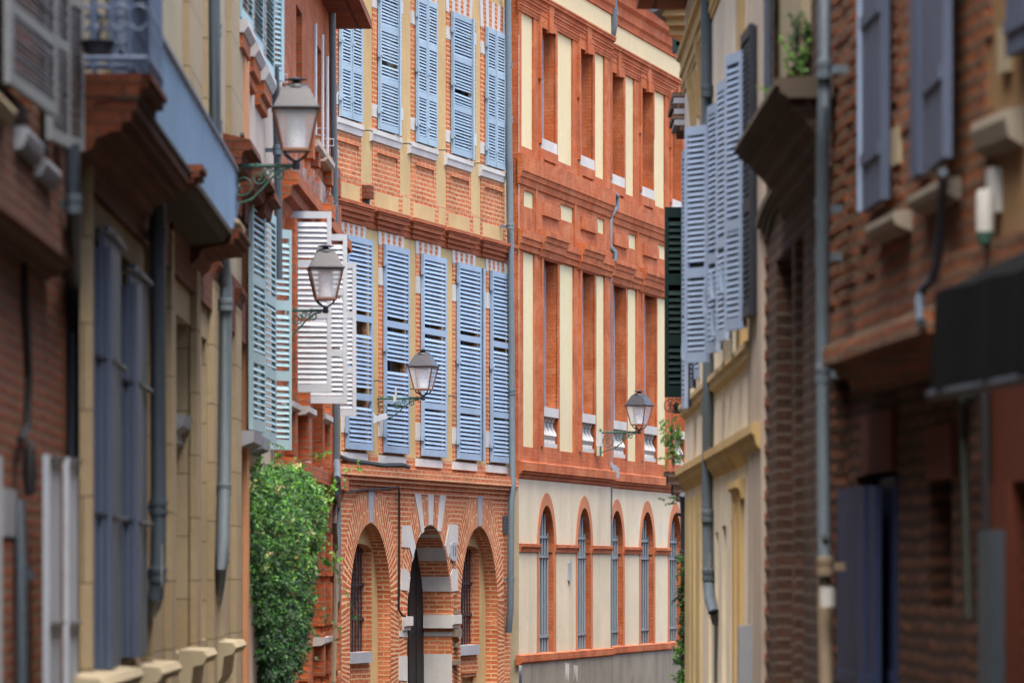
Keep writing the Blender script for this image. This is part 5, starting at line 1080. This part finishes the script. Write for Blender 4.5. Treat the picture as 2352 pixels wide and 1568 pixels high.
# awning
oa = .55; aw = thing('rolled_awning', 'charcoal canvas awning hanging in front of the right hand doorway', 'awning', R5.M @ Matrix.Translation((R5.u(2200), 0, R5.z(2200, 640))))
u0, u1 = R5.u(2137, oa), R5.u(2137, oa)+4.5; zt_, zb_ = R5.z(2137, 672, oa), R5.z(2150, 906, oa)
mb = MB(); n = 40
for k in range(n):
    a, b = u0+(u1-u0)*k/n, u0+(u1-u0)*(k+1)/n; f = lambda q: oa+.02*math.sin(q*9)+.01*math.sin(q*23)
    mb.face([(a, f(a), zb_), (b, f(b), zb_), (b, f(b)-.02, zt_), (a, f(a)-.02, zt_)]); mb.face([(a, f(a)-.015, zb_), (b, f(b)-.015, zb_), (b, f(b)-.035, zt_), (a, f(a)-.035, zt_)])
    mb.face([(a, f(a)-.02, zt_), (b, f(b)-.02, zt_), (b, .05, zt_+.22), (a, .05, zt_+.22)])
mb.face([(u0, oa, zb_), (u0, oa-.02, zt_), (u0, .05, zt_+.22), (u0, .05, zb_+.3)]); mb.build('canvas', 'canvas', aw, R5.M)
mb = MB(); mb.tube([(u0, oa, zb_), (u1, oa, zb_)], .02, 8); mb.tube([(u0+.05, .02, zb_+.15), (u0+.05, oa, zb_)], .015, 6); mb.build('frame_bar', 'iron', aw, R5.M)
downpipe(R5, [(2263, 890, .03), (2266, 1100, .03), (2268, 1222, .03)], .022, 'black cable duct running down beside the rust red door', (), 'black')
u0, u1, z0, z1 = R5.r(2263, 2292, 1218, 1900, .05); mb = MB(); mb.box(-(u1-u0)/2, (u1-u0)/2, -.05, .03, 0, z1); tag(mb.build('cover_rail', 'pipe_d', None, R5.M @ Matrix.Translation(((u0+u1)/2, -.05, 0))), 'pale grey metal cover strip below the black duct by the rust red door', 'cover strip')
# ================================================================ street lanterns on scrolled wall brackets
def lantern(X, Y, d, dirx, diry, L, rot, label, device=None, sc=1.0):
    P = at(X, Y, d*S); ang = math.atan2(diry, dirx)   # arm runs from the wall to the lantern along (dirx, diry)
    M = Matrix.Translation(P) @ Matrix.Rotation(ang, 4, 'Z') @ Matrix.Scale(sc, 4)
    t = thing('street_lantern', label, 'street lamp', M, 'street lanterns on scrolled brackets'); H = .74
    def b(mb, n, m, sm=False, par=t): return mb.build(n, m, par, M, sm)
    mb = MB(); a0 = math.radians(rot); z = lambda f: f*H
    mb.lathe([(.275, z(.625)), (.29, z(.632)), (.29, z(.645)), (.265, z(.655)), (.205, z(.77)), (.155, z(.862)), (.142, z(.87)), (.13, z(.885))], (0, 0, 0), 4, 0, a0)
    mb.lathe([(.11, z(.88)), (.10, z(.91)), (.05, z(.93)), (.032, z(.94)), (.032, z(.955)), (.095, z(.965)), (.095, z(.975)), (.03, z(.99)), (0, z(1.0))], (0, 0, 0), 16); b(mb, 'roof', 'lamp_m')
    mb = MB(); c = [(math.cos(a0+k*math.pi/2), math.sin(a0+k*math.pi/2)) for k in range(4)]
    for x, y in c: mb.tube([(x*.155, y*.155, z(.17)), (x*.262, y*.262, z(.635))], .011, 5)
    mb.lathe([(.135, z(.155)), (.17, z(.16)), (.168, z(.185)), (.15, z(.19))], (0, 0, 0), 4, 0, a0)
    for k in range(4):
        p, q = c[k], c[(k+1) % 4]; mb.tube([(p[0]*.256, p[1]*.256, z(.625)), (q[0]*.256, q[1]*.256, z(.625))], .009, 5)
    b(mb, 'frame', 'copper')
    mb = MB()
    for k in range(4):
        p, q = c[k], c[(k+1) % 4]; mb.face([(p[0]*.147, p[1]*.147, z(.19)), (q[0]*.147, q[1]*.147, z(.19)), (q[0]*.254, q[1]*.254, z(.62)), (p[0]*.254, p[1]*.254, z(.62))])
    b(mb, 'glass_pane', 'lamp_glass')
    mb = MB(); mb.lathe([(0, z(.19)), (.078, z(.20)), (.084, z(.58)), (.065, z(.61)), (0, z(.62))], (0, 0, 0), 18); b(mb, 'diffuser', 'lamp_w', True)
    mb = MB()
    for x, y in c: mb.tube([(x*.14, y*.14, z(.165)), (x*.12, y*.12, z(.12)), (x*.06, y*.06, z(.075)), (x*.02, y*.02, z(.05)), (0, 0, z(.03))], .009, 6)
    mb.lathe([(0, -.035), (.03, -.03), (.034, .0), (.03, .025), (.02, .04), (0, .05)], (0, 0, 0), 8); b(mb, 'cradle', 'iron', True)
    mb = MB(); mb.tube([(-L, 0, 0), (0, 0, 0)], .017, 8); mb.box(-L-.01, -L+.02, -.025, .025, -.42, .06)
    for f in (.2, .45, .75): mb.lathe([(.017, -.02), (.026, -.015), (.026, .015), (.017, .02)], (-L*(1-f), 0, 0), 8)
    def scroll(cx, cz, r, a, turns, sg):
        n = 26; mb.tube([(cx+r*(1-.75*k/n)*math.cos(a+sg*turns*6.283*k/n), 0, cz+r*(1-.75*k/n)*math.sin(a+sg*turns*6.283*k/n)) for k in range(n+1)], .009, 5)
    scroll(-L+.155, -.16, .12, math.pi*.5, 1.5, 1); scroll(-L*.52, -.10, .065, math.pi*.4, 1.5, -1); scroll(-L*.22, -.065, .05, math.pi*.6, 1.4, 1); scroll(-L*.38, -.055, .04, 0, 1.3, 1)
    mb.tube([(-L+.02, 0, -.36), (-L+.12, 0, -.315), (-L*.62, 0, -.28), (-L*.48, 0, -.2), (-L*.34, 0, -.10), (-L*.2, 0, -.035), (-L*.08, 0, -.02)], .011, 6); b(mb, 'bracket', 'lamp_g', True)
    if device:
        mb = MB(); mb.box(-L*device-.022, -L*device+.022, -.03, .03, -.05, .06); mb.box(-L*device+.0, -L*device+.02, -.012, .012, .06, .16); b(mb, 'sensor_box', 'plastic_w')
    return M, L
lantern(680, 381, 31.8, 1, .0, .60, 42, 'nearest and largest lantern with a faded zinc roof beside the balcony end')
lantern(748, 713, 39.9, 1, .05, .62, 42, 'lantern in front of the big open white shutters', .70, .935)
lantern(972, 914, 57.0, A.n.x, A.n.y, .79, 44, 'copper framed lantern hanging before the ochre house', .55)
lantern(1468, 992, 69.2, B1.n.x, B1.n.y, .70, 55, 'smallest and farthest lantern before the red house', None, 1.03)
u, z = A.uz(862, 940, .1); r = thing('security_camera', 'white security camera on the ochre wall under the copper framed lantern', 'camera', A.M @ Matrix.Translation((u, 0, z)))
mb = MB(); mb.box(-.05, .10, 0, .04, -.08, .10); mb.build('junction_box', 'stone_g', r, WM[r.name])
mb = MB(); mb.obox((.0, .16, -.13), Vector((.5, .8, .32)).normalized(), Vector((.85, -.5, 0)).normalized(), Vector((-.1, -.3, .95)).normalized(), .24, .08, .08); mb.tube([(.02, .03, -.02), (.02, .09, -.12), (.0, .14, -.13)], .02, 6); mb.build('housing', 'stone_g', r, WM[r.name])
cable(A, [(856, 950, .03), (857, 980, .03), (856, 1020, .03), (852, 1028, .03)], .012, 'grey wire dropping from the security camera', 'wall_cable', 'stone_g')
u, z = B1.uz(1381, 1012, .1); mb = MB(); mb.box(-.08, .10, 0, .12, -.10, .16); tag(mb.build('junction_box', 'plastic_w', None, B1.M @ Matrix.Translation((u, 0, z))), 'white junction box on the cream panel below the farthest lantern', 'junction box')

# ================================================================ plants
random.seed(11)
def leaf(mb, p, nrm, size, m, wid=.5):
    n = Vector(nrm).normalized(); a = n.orthogonal().normalized(); b = n.cross(a); t = random.uniform(0, 6.283)
    e = (a*math.cos(t)+b*math.sin(t)-Vector((0, 0, .5))).normalized(); s = n.cross(e).normalized()*size*wid*.5; e = e*size; p = Vector(p); f = n*size*.12
    P = [p, p+e*.35+s, p+e, p+e*.35-s]
    mb.face([tuple(P[0]), tuple(P[1]+f), tuple(P[2])], m); mb.face([tuple(P[0]), tuple(P[2]), tuple(P[3]+f)], m)
def lp(P): return (P.x, -P.y, P.z)       # world point into builder coordinates with identity matrix
def rnd(): 
    while True:
        v = Vector((random.uniform(-1, 1), random.uniform(-1, 1), random.uniform(-1, 1)))
        if .05 < v.length < 1: return v
base = at(615, 1640, 38.2*S)
cr = thing('flowering_creeper', 'big bright green creeper with pale yellow flowers spilling over the pale house wall', 'creeper', Matrix.Translation((base.x, base.y, 0)))
I = Matrix.Identity(4)
rows = [(1082, 580, 688, 30), (1112, 566, 722, 34), (1150, 562, 738, 36), (1190, 560, 735, 36), (1230, 562, 728, 36), (1270, 566, 722, 36), (1310, 572, 712, 34), (1350, 582, 706, 34), (1392, 590, 700, 34), (1430, 600, 694, 32), (1470, 606, 690, 32), (1515, 608, 676, 32), (1560, 610, 662, 30), (1610, 610, 655, 30)]
mb = MB(); mf = MB(); ms = MB()
def edge(Y):
    for r0, r1 in zip(rows, rows[1:]):
        if r0[0] <= Y <= r1[0]: f = (Y-r0[0])/(r1[0]-r0[0]); return r0[1]+(r1[1]-r0[1])*f, r0[2]+(r1[2]-r0[2])*f
    return rows[0][1:3] if Y < rows[0][0] else rows[-1][1:3]
for n_ in range(1150):
    Y = random.uniform(1066, 1615); xa, xb = edge(Y); X = random.uniform(xa-4, xb+8)+random.gauss(0, 6); f = (X-xa)/(xb-xa); bul = max(0, 1-(2*f-1)**2)
    low = (Y-1066)/550; d = 35.1+(X-560)/180*4.0-bul*(.75-.55*low)+.25*low+random.choice((-.45, -.2, 0, .2, .45)); c = at(X, Y, d*S); R = random.uniform(.035, .085)
    lean = Vector((random.uniform(-.3, .3), -.6, random.uniform(-.9, .1)))
    for k in range(26):
        q = c+rnd()*R+lean*random.uniform(0, R*1.3); nn = (Vector((.05, -.55, .7))+rnd()*.75).normalized()
        y_ = random.random(); m = 1 if y_ < .38-.5*low else (2 if y_ > .92-.6*low else 0)  # lit top and shaded lower growth put into the choice of leaf colour
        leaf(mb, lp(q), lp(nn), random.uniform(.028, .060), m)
    if low < .45 and random.random() < .045:
        q = c+Vector((0, -.08, .02))
        for k in range(14): leaf(mf, lp(q+rnd()*.05), lp(rnd()+Vector((0, -.6, .3))), random.uniform(.03, .06), 0, .3)
def sprig(mb, ms, P, dirs, n, ln, m=0, size=.06, th=.004):
    p = Vector(P); pts = [lp(p)]
    for k in range(n):
        p = p+Vector(dirs)*ln/n+rnd()*ln*.05; pts.append(lp(p))
        for j in range(2): leaf(mb, lp(p), lp(rnd()+Vector((0, -.5, .6))), size*random.uniform(.7, 1.2), m)
    ms.tube(pts, th, 4)
for X, Y, dx, dz in ((735, 1140, .1, .12), (742, 1160, .12, .02), (728, 1260, .1, -.15), (716, 1300, .22, -.22), (706, 1380, .12, -.2), (570, 1290, -.05, -.3), (690, 1080, .1, .12), (625, 1072, 0, .14), (600, 1070, -.03, .12), (722, 1112, .16, .10), (735, 1230, .12, -.22), (700, 1430, .1, -.2), (640, 1300, .02, -.3), (660, 1420, .03, -.3), (578, 1330, -.06, -.2)):
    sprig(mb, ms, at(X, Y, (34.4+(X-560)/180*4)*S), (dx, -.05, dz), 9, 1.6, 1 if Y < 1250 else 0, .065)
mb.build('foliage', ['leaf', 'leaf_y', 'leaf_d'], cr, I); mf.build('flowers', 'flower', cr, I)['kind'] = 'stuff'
for k in range(5):
    P = [at(600+16*k+random.uniform(-6, 6), Y, 38.4*S) for Y in (1640, 1560, 1480, 1380, 1280, 1180, 1120)]; ms.tube([lp(p+rnd()*.03) for p in P], [.022, .02, .018, .015, .012, .009, .006], 6)
ms.builds('stem', 'twig', cr, I)
def smallplant(name, label, cat, X, Y, d, items, mats=('leaf', 'leaf_y', 'leaf_d')):
    b = at(X, Y, d*S); t = thing(name, label, cat, Matrix.Translation(b)); mb = MB(); ms = MB()
    for it in items: sprig(mb, ms, at(it[0], it[1], d*S+it[7]) if len(it) > 7 else at(it[0], it[1], d*S), (it[2], -.1, it[3]), it[4], it[5], it[6], it[8] if len(it) > 8 else .05)
    mb.build('foliage', list(mats), t, I); ms.build('stem', 'twig', t, I)
def fol(X0, X1, Y0, Y1, n, dx, dz, ln, m, sz, dj=.1):
    return [(random.uniform(X0, X1), random.uniform(Y0, Y1), dx+random.uniform(-.3, .3), dz+random.uniform(-.3, .3), 7, ln*random.uniform(.7, 1.3), random.choice(m), random.uniform(-dj, dj), sz) for _ in range(n)]
smallplant('hood_plant', 'wild fern growing on top of the projecting stone hood', 'plant', 1845, 175, 21.3, fol(1815, 1880, 60, 175, 46, .0, .5, .16, (0, 1, 2), .035)+fol(1752, 1790, 190, 250, 6, -.3, .1, .10, (1,), .022))
smallplant('hanging_ivy', 'green ivy hanging below the black window box', 'plant', 1552, 955, 37.0, fol(1530, 1562, 955, 1050, 42, 0, -.6, .14, (0, 1), .035)+fol(1524, 1545, 960, 1060, 12, -.4, -.4, .12, (0, 1), .032))
smallplant('wall_ivy', 'dark ivy climbing the black drainpipe at the street corner', 'plant', 1575, 1640, 36.2, fol(1566, 1582, 1270, 1570, 85, -.25, -.4, .12, (0, 0, 2), .045)+fol(1560, 1592, 1480, 1570, 40, -.3, .2, .14, (0, 1), .05)+fol(1520, 1556, 1140, 1156, 5, -.5, -.1, .12, (0,), .03))
# strappy balcony plant
b = at(400, 360, 26.5*S); t = thing('balcony_plant', 'yellow green strappy plant poking through the blue balcony sheet', 'plant', Matrix.Translation(b)); mb = MB()
for X, Y, dx, dz in ((412, 292, .6, .05), (412, 296, .6, -.06), (412, 322, .6, -.25), (412, 326, .55, -.35), (412, 275, .35, 0), (388, 345, .12, .3), (388, 360, .1, .3)):
    p = at(X, Y, 25.2*S); p = Vector(p); e = Vector((dx, -.15, dz)).normalized(); s = Vector((-e.z, 0, e.x))*.010
    mb.face([lp(p-s), lp(p+e*.06-s*1.2+Vector((0, 0, .004))), lp(p+e*.11), lp(p+e*.06+s*1.2), lp(p+s)], 1)
for k in range(16): leaf(mb, lp(at(390+random.uniform(-8, 14), 355+random.uniform(-25, 25), 25.2*S)), lp(rnd()+Vector((0, -.6, .4))), .03, 1)
mb.build('foliage', ['leaf', 'leaf_y'], t, I)

# ================================================================ ground, sky, light
mb = MB(); mb.box(-150, 150, -420, 30, -.2, 0); tag(mb.build('street_ground', 'asphalt', None, I), kind='structure')
w = bpy.data.worlds.new('World'); SC.world = w; w.use_nodes = True; nt = w.node_tree; bg = nt.nodes['Background']
sky = nt.nodes.new('ShaderNodeTexSky'); sky.sky_type = 'NISHITA'; sky.sun_disc = False
EL, AZ = math.radians(70), math.radians(178)
sky.sun_elevation = EL; sky.sun_rotation = AZ; sky.air_density = 1.0; sky.dust_density = 4.0; sky.ozone_density = .3
nt.links.new(sky.outputs[0], bg.inputs[0]); bg.inputs[1].default_value = .10
sun = bpy.data.lights.new('sun', 'SUN'); sun.energy = 1.5; sun.angle = math.radians(45); sun.color = (1, .92, .80)
so = bpy.data.objects.new('sun', sun); COL.objects.link(so); v = Vector((math.cos(EL)*math.sin(AZ), math.cos(EL)*math.cos(AZ), math.sin(EL)))
so.rotation_euler = v.to_track_quat('Z', 'Y').to_euler(); so.location = v*60
SC.view_settings.view_transform = 'Standard'; SC.view_settings.look = 'None'; SC.view_settings.gamma = 1; SC.view_settings.exposure = 2.9
SC.cycles.use_denoising = True; SC.cycles.max_bounces = 8; SC.cycles.transparent_max_bounces = 12
